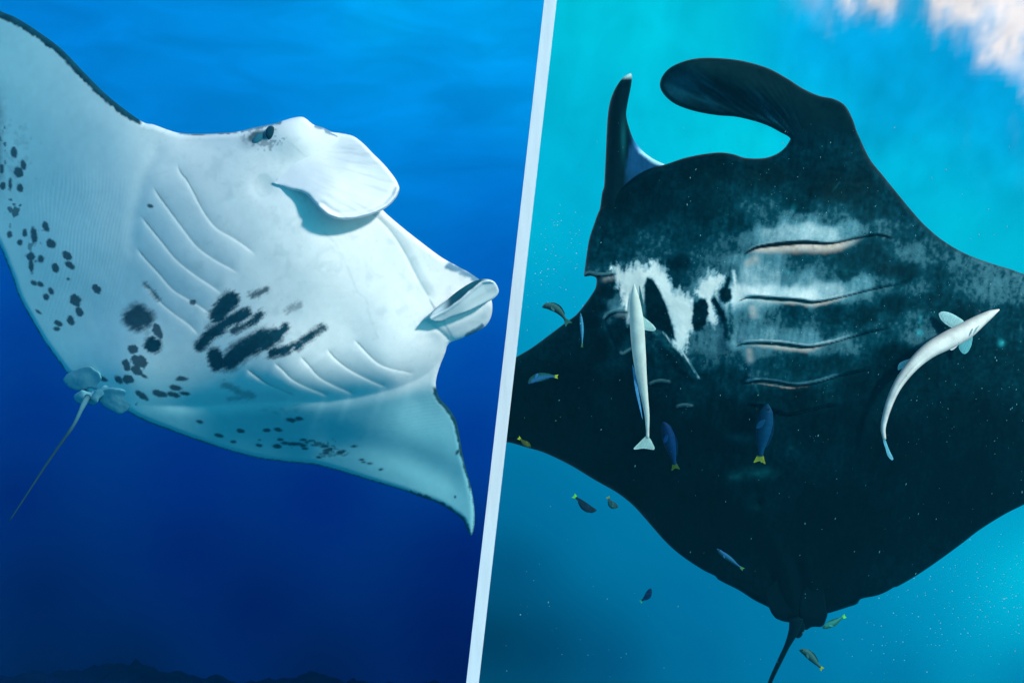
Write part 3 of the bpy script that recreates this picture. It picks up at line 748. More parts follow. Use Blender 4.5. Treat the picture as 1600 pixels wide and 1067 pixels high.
def color_right(X, Y, e):
    n = len(X)
    fine = fbm(X, Y, 5, 131, 2); fine2 = rng.uniform(-1, 1, n); big = fbm(X, Y, 45, 132, 4)
    vert = fbm(X + .15 * Y, Y * .22, 4.0, 133, 3)
    ww = np.zeros(n); g = np.zeros(n)
    wx = X + 5 * vnoise(X, Y, 22, 301); wy = Y + 5 * vnoise(X, Y, 22, 302)
    for x_, y_, v_ in LV:
        k = 1.0 / ((wx - x_) ** 2 + ((wy - y_) * 1.25) ** 2 + 45.0) ** 2.2
        ww += k; g += k * v_
    g = g / ww
    jit = fine * .5 + vert * .7 + fine2 * .25
    g = np.maximum(g, poly_mask(X, Y, P_WHITE, jit * .7, 16.0, -8.0) * .45)
    g = np.maximum(g, poly_mask(X, Y, P_WHITE, jit * .5, 13.0, -5.0) * .98)
    hair = np.clip(.5 + .9 * vnoise(X + .1 * Y, Y * .06, 3.2, 311), 0, 1)
    for up in (16, -16):
        g = np.maximum(g, poly_mask(X, Y + up * hair, P_WHITE, jit * .3, 9.0, -1.0) * .72)
        g = np.maximum(g, poly_mask(X, Y + up * hair, P_WHITE2, jit * .3, 9.0, -1.0) * .62)
    g = np.maximum(g, poly_mask(X, Y, P_WHITE2, jit * .7, 16.0, -7.0) * .55)
    g = np.maximum(g, poly_mask(X, Y, P_WHITE2, jit * .5, 12.0, -4.0) * .92)
    def cap(x0, y0, x1, y1, r, so):
        d, _, _ = dist_poly(X, Y, [(x0, y0), (x1, y1)]); return sm(r + so, r - so, d + jit * so * .6)
    for a_ in ((1036,518,1053,541,1.2,1.6,.8),(1062,543,1092,590,1.6,1.8,.78),(1146,424,1150,456,3.5,4,.95),(1150,448,1156,468,4,4,.9),(1118,452,1122,472,2.5,3,.85),(1122,472,1140,480,2,3,.7),(1079,468,1081,500,2.5,3,.7)):
        g = np.maximum(g, cap(*a_[:6]) * a_[6])
    dk = poly_mask(X, Y, P_OVAL1, fine * .5, 3.5)
    dk = np.maximum(dk, poly_mask(X, Y, P_OVAL5, fine * .5, 4) * .85)
    dk = np.maximum(dk, poly_mask(X, Y, P_OVAL6, fine * .5, 6) * .5)
    a = R(-10); u = (X - 1094) * math.cos(a) - (Y - 491) * math.sin(a); v = (X - 1094) * math.sin(a) + (Y - 491) * math.cos(a)
    dk = np.maximum(dk, sm(1.12, .85, np.hypot(u / 12.5, v / 26) + fine * .12))
    dk = np.maximum(dk, cap(1139,436,1134,452,3,2.5)); dk = np.maximum(dk, cap(1133,458,1134,464,9.5,3))
    dk = np.maximum(dk, cap(1116,470,1132,500,4.5,3)); dk = np.maximum(dk, cap(1130,498,1137,530,4,4) * .7); dk = np.maximum(dk, cap(1140,475,1143,520,2.5,4) * .5)
    g = g * (1 - dk) + (.07 + .03 * fine) * dk
    for gi in (0, 1, 2, 3):
        d, sd, t = dist_poly(X, Y, GILL_R[gi])
        k = np.where(sd < 0, sm(8.0, 2.5, d + 1.2 * fine), 0) * sm(0, .08, t) * sm(.95, .55, t) * (.62, .9, .8, .42)[gi]
        g = np.maximum(g, k)
    # hairy pigment: grain is strongest in the half tones
    g = g + (vert * .16 + fine * .10 + fine2 * .05 + big * .05) * np.sqrt(np.clip(g, 0, 1) * np.clip(1.02 - g, 0, 1))
    g = np.clip(g * (1 + .16 * big + .25 * fine * (g < .3)), .006, 1)
    lv = np.array([0, .05, .12, .25, .45, .7, 1.0])
    cols = np.array([lin(q_) for q_ in ((0,5,6),(0,15,18),(0,32,39),(8,62,74),(78,132,144),(165,196,200),(236,244,238))]) * 1.0
    c = np.stack([np.interp(g, lv, cols[:, k]) for k in range(3)], 1)
    # bright far-off flecks of the wing
    for cx, cy, sx, sy, am in ((1437,520,5,5,.5),(1438,500,3,8,.3),(1232,425,9,4,.2),(1321,424,4,4,.15),(1156,684,16,8,.10),(1148,745,12,7,.10),(1186,738,24,8,.10),(1236,700,6,3,.08),(1565,536,5,5,.7),(1240,325,5,5,.15)):
        z = np.exp(-((X - cx) / sx) ** 2 - ((Y - cy) / sy) ** 2) * am * (1 + .5 * fine)
        c = c + z[:, None] * np.array([.02, .35, .40])
    # warm inner edges seen in the open slits
    warm = np.zeros(n)
    for gi, (t0, t1, w0, am) in ((0, (.02, .80, 17, 1.)), (1, (.03, .70, 8, .9)), (2, (.04, .60, 10, .9)), (3, (.04, .55, 6, .9))):
        d, sd, t = dist_poly(X, Y, GILL_R[gi])
        wdt = w0 * np.sin(np.pi * np.clip((t - t0) / (t1 - t0), 0, 1)) ** .5 + .01
        k = np.where(sd > 0, sm(wdt * 1.25, wdt * .35, d + (fine + vert) * 2.0), 0) * sm(t0, t0 + .12, t) * sm(t1, t1 - .2, t) * am
        warm = np.maximum(warm, k * (1 + .25 * vert + .2 * fine))
    for x0, y0, x1, y1, r_ in ((1180,405,1168,412,5),(1176,482,1178,492,5),(1170,548,1172,562,4),(945,436,957,433,3.5),(966,490,978,491,3)):
        warm = np.maximum(warm, .45 * cap(x0, y0, x1, y1, r_, 5))
    wk = np.clip(warm, 0, 1)[:, None] * .9
    c = c * (1 - wk) + lin((214, 200, 186)) * (0.95 + .2 * fine[:, None]) * wk
    # the slit openings
    for gl in (GILL_R, GILL_R2):
        for gi, g_ in enumerate(gl):
            d, sd, t = dist_poly(X, Y, g_)
            wd = (3.6 if (gl is GILL_R and gi == 0) else 2.3) if gl is GILL_R else (2.2 if gi < 2 else 1.3)
            wd = wd * (.35 + .65 * np.sin(np.pi * np.clip(t * 1.6, 0, 1)) + .3 * sm(.8, .95, t) * (gi == 0))
            kk = (sm(wd + .7, wd - .7, d + np.where(sd > 0, -0.8, 0.8)) * sm(0, .03, t) * sm(1, .95, t))[:, None] * .95
            c = c * (1 - kk) + np.array([.0005, .004, .006]) * kk
            if gl is GILL_R2:
                rim_ = (np.where(sd < 0, sm(3.0, 1.0, abs(d - 2.5)), 0) * sm(0, .1, t) * sm(1, .8, t))[:, None] * (.55 if gi < 3 else .4)
                c = c * (1 - rim_) + lin((120, 175, 178)) * rim_
    z = np.exp(-((np.hypot((X - 1185) / 16, (Y - 783) / 12) - 1) / .35) ** 2) * .5
    c = c + z[:, None] * np.array([.0, .012, .014])
    for x0, y0, x1, y1 in ((1195,315,1262,362),(1242,500,1247,520),(1300,300,1312,285),(1395,250,1400,262),(1180,600,1186,618)):
        d, _, t = dist_poly(X, Y, [(x0, y0), (x1, y1)])
        c = c + (sm(1.8, .4, d) * (.3 + .7 * t))[:, None] * np.array([.006, .05, .055])
    c = c * (1 - .4 * sm(5, 1, e))[:, None]
    return np.clip(c, 0.0003, .9)
BODY_R = [(797,563),(806,558),(830,544),(860,522),(885,503),(900,492),(915,474),(924,461),(930,451),(932,442),(931,434),(922,431),(913,432),(914,418),(917,395),(921,372),
    (928,351),(936,330),(948,313),(962,300),(980,285),(1000,271),(1020,262),(1040,257),(1070,247),(1100,241),(1125,238.5),(1145,241),(1165,247),(1195,247),(1215,240),(1228,229),
    (1238,212),(1255,185),(1290,172),(1320,178),(1332,190),(1337,202),(1345,220),(1360,250),(1380,275),(1410,312),(1425,330),(1445,352),(1475,377),(1510,397),
    (1550,412),(1580,421),(1600,428),(1680,440),(1800,480),(1950,560),(2060,650),(1900,680),(1750,720),(1650,762),(1600,788),(1570,803),(1530,828),(1500,851),(1460,880),
    (1430,900),(1402,916),(1397,917),(1385,924),(1370,930),(1350,934),(1344,936),(1339,943),(1325,948),(1300,956),(1280,962),(1262,970),(1245,972),(1225,965),(1202,949),(1180,938),(1155,922),(1122,905),
    (1118,900),(1100,891),(1065,868),(1040,846),(1010,812),(990,790),(965,770),(930,750),(890,726),(850,707),(820,698),(795,691),(781,690),(785,650),(789,615),(794,580)]
dark = empty('manta_ray', tuple(ray_pt(1200, 600, D0R + .25)))
tag(dark, 'black manta ray with white throat patches and open gills, in turquoise water', 'manta ray', 'manta rays')
sheet('body', BODY_R, depth_right, color_right, M_dark, dark, 2.2, 10.0, 0.05, 0.22, 150, dorsal=(0, .03, .03))

FIN_R = [(1235,217),(1220,207.5),(1200,197),(1180,190),(1150,183),(1120,180.5),(1085,174),(1055,163),(1038,149),(1031,135),(1034,121),(1046,107),(1066,97),(1090,91.5),(1120,91),(1160,95.5),
    (1200,107),(1230,123),(1255,139),(1280,150),(1303,155),(1320,165),(1332,186),(1338,204),(1345,225),(1330,260),(1290,275),(1255,260),(1240,240)]
def depth_fin_r(X, Y):
    base = sm(275, 190, Y)
    D = D0R + TR(X, Y) + 0.012 * (1 - base)
    side = (Y - 140) - (1180 - X) * -0.05
    h = 0.012 * base + 0.013 * fbm(X, Y, 95, 13) + 0.05 * np.exp(-((Y - 120 - (X - 1100) * .35) / 34.0) ** 2) * sm(1300, 1200, X) - 0.03 * np.exp(-((Y - 160 - (X - 1150) * .35) / 20.0) ** 2) * sm(1260, 1180, X)
    h = h + 0.002 * fbm(X, Y, 18, 141, 3)
    # ribs fanning out of the root
    ang = np.arctan2(Y - 240, X - 1275)
    h = h + 0.0016 * np.sin(ang * 95) * sm(1250, 1200, X) * sm(120, 150, Y) * sm(1080, 1130, X)
    return D - h
def color_fin_r(X, Y, e):
    n = len(X); fine = fbm(X, Y, 5, 142, 2); ang = np.arctan2(Y - 250, X - 1275); r = np.hypot(X - 1275, Y - 250)
    st = fbm(ang * 260, r * .15, 7, 143, 3)
    k = sm(-.3, .7, st) * np.exp(-((Y - 150 - (X - 1120) * .42) / 22.0) ** 2) * sm(1275, 1215, X)
    k = np.maximum(k, .75 * np.exp(-(((X - 1062) / 28) ** 2 + ((Y - 135) / 24) ** 2)) * (1 + .3 * st))
    k = k * (1 - .8 * sm(9, 3, e)) * (1 + .3 * fine)
    c = np.array([0.0015, 0.0125, 0.0150]) * (1.0 + .35 * fine + .4 * fbm(X, Y, 50, 144))[:, None]
    c = c + np.clip(k, 0, 1.2)[:, None] * np.array([.006, .070, .110])
    q_ = sm(185, 235, Y)[:, None]
    c = c * (1 - q_) + color_right(X, Y, e * 0 + 30) * q_
    return np.clip(c, .0008, .5)
sheet('cephalic_fin', FIN_R, depth_fin_r, color_fin_r, M_dark, dark, 2.0, 7.0, 0.03, 0.03, 40, dorsal=(0, .03, .03), soft=lambda X, Y: sm(235, 205, Y))

FIN_R2 = [(936,338),(938,322),(941,300),(943.5,293),(945,270),(946.5,240),(948,205),(949.5,182),(953,160),(960,141),(970,125.5),(979,117.5),(986,115),(987.5,122),(985,140),(981,160),(978.5,180),(983,200),(991,220),(1004,236),(1020,248),
    (1036,256),(1050,262),(1020,285),(980,310),(955,330)]
def depth_fin_r2(X, Y):
    return D0R + TR(X, Y) + 0.05 - .05 * np.exp(-((X - 958 - (300 - Y) * .05) / 14.0) ** 2) + .002 * fbm(X, Y, 15, 151)
def color_fin_r2(X, Y, e):
    fine = fbm(X, Y, 5, 152, 2); st = fbm(X, Y * .2, 4, 153, 3)
    c = np.array([0.0012, 0.0090, 0.0120]) * (1 + .3 * fine)[:, None]
    u = X - (962 + 0.0 * Y)
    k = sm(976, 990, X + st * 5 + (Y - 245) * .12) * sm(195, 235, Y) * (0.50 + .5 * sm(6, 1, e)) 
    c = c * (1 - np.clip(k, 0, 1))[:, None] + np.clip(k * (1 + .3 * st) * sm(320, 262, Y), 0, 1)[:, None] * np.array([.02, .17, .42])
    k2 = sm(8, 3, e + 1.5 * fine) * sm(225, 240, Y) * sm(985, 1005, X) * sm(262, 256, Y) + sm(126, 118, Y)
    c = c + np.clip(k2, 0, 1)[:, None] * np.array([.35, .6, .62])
    k3 = np.exp(-(((X - 974) / 4.0) ** 2 + ((Y - 215) / 30) ** 2)) * .8
    c = c + k3[:, None] * np.array([.004, .09, .10])
    return np.clip(c, .0008, .85)
sheet('cephalic_fin', FIN_R2, depth_fin_r2, color_fin_r2, M_dark, dark, 1.8, 6.0, 0.03, 0.03, 30, dorsal=(0, .03, .03))

tp = resample([(1244,965,5.50),(1240,985,5.50),(1230,1008,5.52),(1217,1035,5.56),(1203,1066,5.62),(1192,1105,5.7),(1186,1160,5.8)], 40)
tr = np.interp(np.linspace(0, 1, 40), [0, .12, .22, .5, 1], [11, 7, 4.2, 3.2, 2.0])
tube('tail', tp, tr, M_dark, dark, lambda t, c, s: np.array([.0012, .010, .014]))
lobe('pelvic_fin', [(1196,925),(1215,905),(1236,920),(1241,955),(1238,972),(1228,972),(1214,967),(1206,958),(1201,947)], .025, (1218,950,14,12), .006, (.0006,.006,.008), dark, M_dark, TR, D0R, 2.2, 5, 5, rd=.01, dorsal=(.002, .01, .012), root=(1220,912), reach=60)
lobe('pelvic_fin', [(1248,945),(1258,915),(1280,905),(1290,940),(1291,966),(1285,978),(1272,980),(1256,983),(1249,977)], .025, (1270,962,14,10), .006, (.0006,.006,.008), dark, M_dark, TR, D0R, 2.2, 5, 6, rd=.01, dorsal=(.002, .01, .012), root=(1270,912), reach=60)
lobe('clasper', [(1238,970),(1246,962),(1256,972),(1257,984),(1253,992),(1246,996),(1239,990)], .035, (1247,980,8,10), .006, (.0008,.008,.010), dark, M_dark, TR, D0R, 2.2, 4, 7, dorsal=(.002, .01, .012))

# ------------------------------------------------------------------ fish
def flat_fin(name, pts, d, colr, parent, mat=None, th=0.9, depth_tilt=0.0, edge=1.25):
    O = catmull(pts, 2.0); n = len(O); cx, cy = O.mean(0)
    V = [Vector((float(a), float(b))) for a, b in O]
    xs = np.arange(O[:, 0].min(), O[:, 0].max(), 2.2); ys = np.arange(O[:, 1].min(), O[:, 1].max(), 2.2)
    X, Y = np.meshgrid(xs, ys); X = X.ravel(); Y = Y.ravel(); m = inside(X, Y, O); X = X[m]; Y = Y[m]
    if len(X):
        e, _, _ = dist_poly(X, Y, O, True); X = X[e > 1]; Y = Y[e > 1]
    V += [Vector((float(a), float(b))) for a, b in zip(X, Y)]
    res = delaunay_2d_cdt(V, [], [list(range(n))], 1, 1e-5, True)
    vv = np.array([(v.x, v.y) for v in res[0]]); tris = np.array([f for f in res[2]])
    cen = vv[tris].mean(axis=1); tris = tris[inside(cen[:, 0], cen[:, 1], O)]
    e, _, _ = dist_poly(vv[:, 0], vv[:, 1], O, True)
    k = d / F * th * sm(0, 4, e)
    ripple = 0.5 * d / F * np.sin((vv[:, 0] - cx) * 1.1 + (vv[:, 1] - cy) * .9) 
    dd = d + depth_tilt * (vv[:, 0] - O[0, 0]) + ripple
    A = ray_pt(vv[:, 0], vv[:, 1], dd - k); B = ray_pt(vv[:, 0], vv[:, 1], dd + k + 1e-4)
    N = len(vv)
    f2 = []
    for f in tris:
        f = tuple(int(i) for i in f)
        a, b, c = vv[f[0]], vv[f[1]], vv[f[2]]
        if (b[0]-a[0])*(c[1]-a[1])-(b[1]-a[1])*(c[0]-a[0]) > 0: f = f[::-1]
        f2.append(f); f2.append(tuple(i + N for i in f[::-1]))
    cl = np.tile(np.array(colr, float), (N, 1)) * (1 + .12 * np.sin((vv[:, 0] * .6 + vv[:, 1]) * 2.2))[:, None]
    cl = np.clip(cl * (1 + (edge - 1) * sm(2, .3, e))[:, None], 0, .9)
    return link_mesh(name, np.vstack([A, B]), f2, mat or M_fish, parent, np.vstack([cl, cl]))

# two remoras
def remora(label, spine, widths, colf, fins, eye_at, tail, flat=.85):
    spine = [(x, y, D0R + float(TR(np.array([x]), np.array([y]))[0]) - .12) for x, y, _ in spine]
    d = float(np.mean([q_[2] for q_ in spine[2:5]]))
    root = empty('remora', tuple(ray_pt(spine[3][0], spine[3][1], d)))
    tag(root, label, 'remora', 'pale remoras under the dark ray')
    n = 60; sp = resample(spine, n); wr_ = np.interp(np.linspace(0, 1, n), np.linspace(0, 1, len(widths)), widths)
    tube('body', sp, wr_, M_fish, root, colf, 20, flat)
    for nm, pts, dz, c in fins:
        flat_fin(nm, pts, d + dz, c, root)
    flat_fin('tail_fin', tail[0], spine[-1][2], tail[1], root)
    for ex, ey, ed in eye_at:
        blob('eye', ex, ey, d + ed, 2.6, 2.2, 2.2, 0, (.01, .03, .035), root, M_eye, 8)
    return root
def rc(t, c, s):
    k = sm(-.2, .9, -c) * .75  # left flank darker: grey shading painted into the colour
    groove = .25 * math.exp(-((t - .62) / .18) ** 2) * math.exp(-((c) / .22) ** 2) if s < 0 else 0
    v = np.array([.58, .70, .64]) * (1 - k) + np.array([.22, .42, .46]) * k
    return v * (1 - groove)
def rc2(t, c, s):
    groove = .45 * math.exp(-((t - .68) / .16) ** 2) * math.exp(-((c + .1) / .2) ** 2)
    v = np.array([.78, .82, .77]) * (1 - .40 * sm(.25, 1, abs(c)))  # both edges darkened: round-body shading painted into the colour
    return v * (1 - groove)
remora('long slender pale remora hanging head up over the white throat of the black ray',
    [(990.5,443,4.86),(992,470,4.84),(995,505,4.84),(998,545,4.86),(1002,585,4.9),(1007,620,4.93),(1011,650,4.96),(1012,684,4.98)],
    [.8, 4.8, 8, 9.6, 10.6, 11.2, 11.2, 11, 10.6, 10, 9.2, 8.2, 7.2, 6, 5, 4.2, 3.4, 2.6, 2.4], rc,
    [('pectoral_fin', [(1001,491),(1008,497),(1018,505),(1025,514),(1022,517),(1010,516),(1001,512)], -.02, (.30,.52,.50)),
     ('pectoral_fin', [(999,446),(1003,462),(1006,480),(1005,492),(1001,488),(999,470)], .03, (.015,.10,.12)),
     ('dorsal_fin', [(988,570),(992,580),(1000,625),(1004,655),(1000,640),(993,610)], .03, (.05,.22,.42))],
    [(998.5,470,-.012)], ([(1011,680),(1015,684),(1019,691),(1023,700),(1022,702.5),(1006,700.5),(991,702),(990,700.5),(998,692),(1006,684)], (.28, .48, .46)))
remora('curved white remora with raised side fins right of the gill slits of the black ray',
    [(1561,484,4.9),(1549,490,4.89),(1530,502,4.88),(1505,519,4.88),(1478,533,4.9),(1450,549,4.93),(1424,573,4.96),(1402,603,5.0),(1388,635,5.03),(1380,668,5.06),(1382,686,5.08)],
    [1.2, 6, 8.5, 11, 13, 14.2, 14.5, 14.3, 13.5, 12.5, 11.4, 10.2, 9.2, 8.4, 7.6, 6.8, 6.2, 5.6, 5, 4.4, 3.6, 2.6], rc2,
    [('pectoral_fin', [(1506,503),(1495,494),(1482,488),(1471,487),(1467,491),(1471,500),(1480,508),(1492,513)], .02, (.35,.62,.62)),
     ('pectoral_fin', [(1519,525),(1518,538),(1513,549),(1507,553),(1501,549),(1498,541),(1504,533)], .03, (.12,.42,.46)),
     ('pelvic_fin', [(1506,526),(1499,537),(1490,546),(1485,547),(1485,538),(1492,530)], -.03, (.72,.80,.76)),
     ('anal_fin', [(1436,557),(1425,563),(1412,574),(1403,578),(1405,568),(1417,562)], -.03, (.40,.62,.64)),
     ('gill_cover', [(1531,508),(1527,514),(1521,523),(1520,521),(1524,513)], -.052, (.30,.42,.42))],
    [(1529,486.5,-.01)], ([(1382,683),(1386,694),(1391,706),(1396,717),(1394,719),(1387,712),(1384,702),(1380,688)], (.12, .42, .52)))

# small wrasses
def wrasse(label, pts, w_, cb, cbelly, ctail, d, fan=1.0, flip=1):
    """pts: nose ... tail in photo pixels"""
    if d < 4.99: d = D0R + float(TR(np.array([float(pts[2][0])]), np.array([float(pts[2][1])]))[0]) - .10
    P3 = [(x, y, d) for x, y in pts]
    n = 34; sp = resample(P3, n); t = np.linspace(0, 1, n)
    L = np.sum(np.linalg.norm(np.diff(sp[:, :2], axis=0), axis=1))
    prof = np.interp(t, [0, .05, .15, .35, .55, .75, .9, 1], [.12, .42, .78, 1, .92, .62, .36, .34]) * w_
    root = empty('wrasse', tuple(ray_pt(sp[n // 2][0], sp[n // 2][1], d)))
    tag(root, label, 'fish', 'small fish around the dark ray')
    cb = np.array(cb); cy = np.array(cbelly)
    def cf(tt, c, s):
        k = sm(-.7, .7, c * flip)
        st = 1 + .25 * math.sin(tt * 60) * .3
        return (cb * (1 - k) + cy * k) * st
    tube('body', sp, prof, M_fish, root, cf, 14, .55)
    a = sp[-1][:2]; dr = nrm(sp[-1][:2] - sp[-4][:2]); pr = np.array([-dr[1], dr[0]])
    ln = max(5.0, L * .17) * fan; hw = w_ * .95 * fan
    flat_fin('tail_fin', [tuple(a - dr * 2 + pr * w_ * .28), tuple(a + dr * ln * .6 + pr * hw * .8), tuple(a + dr * ln * 1.15 + pr * hw), tuple(a + dr * ln * .8), tuple(a + dr * ln * 1.15 - pr * hw), tuple(a + dr * ln * .6 - pr * hw * .8), tuple(a - dr * 2 - pr * w_ * .28)], d + .002, ctail, root)
    # dorsal fin along the back, pectoral fin on the side
    up = []; lo = []
    for i in range(int(n * .28), int(n * .86), 3):
        dd = nrm(sp[min(i + 1, n - 1)][:2] - sp[i - 1][:2]); pp = np.array([-dd[1], dd[0]]) * -flip
        hgt = w_ * .32 * math.sin(math.pi * (i / n - .22) / .70)
        up.append(tuple(sp[i][:2] + pp * (prof[i] + hgt))); lo.append(tuple(sp[i][:2] + pp * prof[i] * .6))
    flat_fin('dorsal_fin', up + lo[::-1], d + .001, cb * .8, root)
    i = int(n * .3); dd = nrm(sp[i + 1][:2] - sp[i - 1][:2]); pp = np.array([-dd[1], dd[0]]) * flip
    b = sp[i][:2]
    flat_fin('pectoral_fin', [tuple(b), tuple(b + dd * w_ * .9 + pp * w_ * .25), tuple(b + dd * w_ * 1.2 + pp * w_ * .9), tuple(b + dd * w_ * .4 + pp * w_ * .7)], d - w_ * .6 * d / F, cy, root)
    i = int(n * .10); b = sp[i][:2] - np.array([-dd[1], dd[0]]) * flip * w_ * .2
    blob('eye', b[0], b[1], d - w_ * .40 * d / F, w_ * .16 + .3, w_ * .16 + .3, w_ * .12, 0, (.004, .01, .015), root, M_eye, 8)
    return root
yg = (.24, .36, .02)
wrasse('dark curved fish swimming off the tip of the left wing edge by the divider', [(847,480),(856,478),(868,482),(877,490),(884,500)], 6.2, (.004,.020,.024), (.03,.11,.11), (.02,.10,.09), 4.95)
wrasse('slim upright pale blue fish over the black ray left of its gill flaps', [(907,489),(908,500),(909,512),(909.5,526),(909.5,537)], 2.8, (.01,.10,.18), (.05,.30,.50), (.03,.10,.05), 4.98, .7)
wrasse('greenish fish with blue belly and yellow tail nearest the divider on the black left wing', [(825,599),(834,592),(845,588),(857,587),(867,588)], 6.0, (.006,.07,.06), (.02,.12,.30), yg, 4.98, .6, -1)
wrasse('tiny yellow and green fish where the lower wing edge meets the divider', [(829,698),(824,694),(818,690),(813,686)], 3.8, (.03,.06,.01), (.07,.10,.02), yg, 5.1, .8)
wrasse('dark fish with bright green tail below the left wing of the black ray', [(932,797),(923,796),(914,790),(906,782),(900,777)], 5.8, (.004,.016,.028), (.008,.03,.05), (.10,.48,.04), 4.98, .75)
wrasse('small striped fish half hidden at the lower edge of the black left wing', [(966,791),(960,790),(954,785),(951,779)], 5.0, (.02,.05,.05), (.02,.10,.10), (.10,.20,.08), 5.02, .7)
wrasse('dim blue fish with green tail beside the tail fin of the long remora', [(1036,659),(1041,670),(1046,690),(1051,710),(1054,725)], 10.0, (.001,.012,.04), (.002,.03,.11), (.03,.08,.01), 4.95, .7)
wrasse('large blue fish with yellow crescent tail in the middle of the black belly', [(1199,631),(1197,648),(1193,672),(1190,695),(1188,712)], 13.0, (.001,.022,.055), (.003,.045,.11), (.14,.22,.02), 4.9, .75)
wrasse('slim blue fish with tiny green tail low on the black belly above the rear edge', [(1120,857),(1129,865),(1140,873),(1150,881),(1157,886)], 4.0, (.006,.05,.05), (.015,.12,.28), (.05,.20,.06), 5.05, .7)
wrasse('dark blue curved fish alone in open water below the black ray', [(1017,919),(1014,926),(1009,933),(1003,938)], 4.6, (.003,.018,.06), (.004,.025,.07), (.03,.30,.14), 5.0, .6)
wrasse('green fish with bright tail touching the hind fins of the black ray', [(1285,981),(1293,977),(1303,973),(1312,967),(1317,964)], 5.0, (.02,.10,.05), (.03,.26,.22), (.12,.60,.05), 5.1, .75, 1)
wrasse('grey green fish with yellow tail below the tail of the black ray', [(1249,1015),(1258,1018),(1267,1026),(1276,1036),(1282,1042)], 6.0, (.010,.05,.045), (.03,.13,.13), yg, 5.15, .65)

# ------------------------------------------------------------------ reef in the depths (bottom left)
nx, ny = 160, 90
gx = np.linspace(-6, 1.5, nx); gy = np.linspace(6.2, 9.6, ny)
GX, GY = np.meshgrid(gx, gy)
u_px = 800 + F * GX / GY
hump = np.exp(-(((u_px - 205) / 90) ** 2)) * .34 + np.exp(-(((u_px - 60) / 90) ** 2)) * .14
hz = -0.396 * 8.0 + hump * np.exp(-((GY - 8.0) / .9) ** 2) + 0.16 * fbm(GX * 10, GY * 10, 7, 201, 5) + 0.12 * np.abs(fbm(GX * 10, GY * 10, 1.6, 203, 3))
hz = np.where(GY < 7.0, hz - (7.0 - GY) * .5, hz)
hz = np.where(GY > 8.8, hz - (GY - 8.8) * .6, hz)
verts = np.stack([GX, GY, hz], -1).reshape(-1, 3)
ids = np.arange(nx * ny).reshape(ny, nx)
faces = np.stack([ids[:-1, :-1], ids[:-1, 1:], ids[1:, 1:], ids[1:, :-1]], -1).reshape(-1, 4)
side = verts @ W_n
faces = [f for f in faces if (side[list(f)] < -0.3).all()]
M_reef = plain('dim_reef', (.0005, .004, .055), .9, 0.0)  # haze and dimness of deep water painted into the base colour
reef = link_mesh('reef', verts, faces, M_reef)
tag(reef, 'dark coral reef barely visible in the depths below the white ray', kind='structure')

# ------------------------------------------------------------------ drifting particles and bubbles
def specks(name, pts, label, colr, kind='stuff'):
    """pts: (px, py, depth, radius px, stretch, angle)"""
    ico = np.array([(1,0,0),(-1,0,0),(0,1,0),(0,-1,0),(0,0,1),(0,0,-1)], float)
    tf = [(0,2,4),(2,1,4),(1,3,4),(3,0,4),(2,0,5),(1,2,5),(3,1,5),(0,3,5)]
    vs = []; fs_ = []
    for x, y, d, r, st, an in pts:
        c = ray_pt(x, y, d); k = r * d / F; a = R(an); b = len(vs)
        for p in ico:
            px_ = p[0] * k; pz = p[2] * k * st
            vs.append(c + np.array([px_ * math.cos(a) + pz * math.sin(a), p[1] * k, -px_ * math.sin(a) + pz * math.cos(a)]))
        fs_ += [(b + i, b + j, b + l) for i, j, l in tf]
    m = plain(name + '_paint', colr, .4, .5)
    o = link_mesh(name, vs, fs_, m)
    tag(o, label, kind=kind)
    return o
pts = []
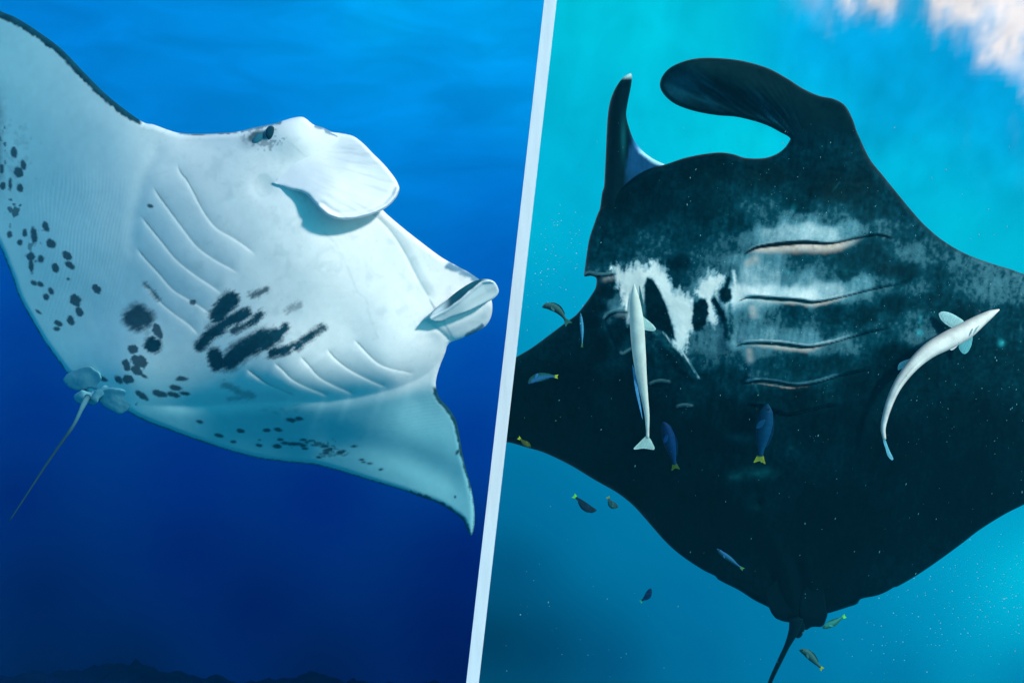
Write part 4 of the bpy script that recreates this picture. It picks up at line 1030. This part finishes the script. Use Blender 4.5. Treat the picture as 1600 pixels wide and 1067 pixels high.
for i in range(1700):      # marine snow in front of the dark ray
    x = rng.uniform(790, 1620); y = rng.uniform(180, 1060)
    if x < 860 - .114 * y + 16: continue
    dens = 0.24 * (1 if y < 700 else .6) + .7 * math.exp(-((x - 1480) / 200) ** 2 - ((y - 540) / 200) ** 2) + .5 * math.exp(-((x - 1250) / 160) ** 2 - ((y - 280) / 120) ** 2)
    if rng.random() > dens: continue
    st = 1.0 if rng.random() < .4 else rng.uniform(1.5, 3.6)
    pts.append((x, y, rng.uniform(4.5, 4.8), .26 + .55 * rng.random() ** 3, st, rng.normal(18, 14)))
specks('plankton', pts, 'tiny pale drifting particles in front of the black ray', (.18, .50, .50))
pts = []
for cx, cy, sx, sy, k in ((1570, 930, 60, 45, 420), (1480, 960, 70, 60, 130), (870, 375, 34, 26, 120), (845, 440, 34, 28, 110), (1400, 930, 60, 60, 60), (1400, 1000, 160, 60, 60), (900, 960, 120, 80, 30)):
    for i in range(k):
        x = rng.normal(cx, sx); y = rng.normal(cy, sy)
        if x < 860 - .114 * y + 16: continue
        pts.append((x, y, rng.uniform(5.8, 7.2), .30 + .75 * rng.random() ** 4, 1, 0))
specks('bubbles', pts, 'clouds of tiny bright bubbles behind the black ray', (.35, .80, .85))
for o_ in (bpy.data.objects.get('plankton'), bpy.data.objects.get('bubbles')): pass

# ------------------------------------------------------------------ the water itself: even haze round the camera and everything in view
HD = 0.011
x0, x1, y0, y1, z0, z1 = -7, 7, -1.5, 11.5, -5.2, 5.2
hv = [(x, y, z) for x in (x0, x1) for y in (y0, y1) for z in (z0, z1)]
hf = [(0,1,3,2),(4,6,7,5),(0,4,5,1),(2,3,7,6),(0,2,6,4),(1,5,7,3)]
mh = bpy.data.materials.new('water_haze'); mh.use_nodes = True
t_ = mh.node_tree; t_.nodes.clear()
o_ = t_.nodes.new('ShaderNodeOutputMaterial'); v_ = t_.nodes.new('ShaderNodeVolumePrincipled')
v_.inputs['Density'].default_value = HD
v_.inputs['Color'].default_value = (0.01, 0.34, 0.56, 1)
v_.inputs['Anisotropy'].default_value = 0.0
t_.links.new(v_.outputs[0], o_.inputs['Volume'])
hz_o = link_mesh('haze', hv, hf, mh, None, smooth=False)
tag(hz_o, kind='stuff')
hz_o['label'] = 'even blue haze of the sea water around the rays'
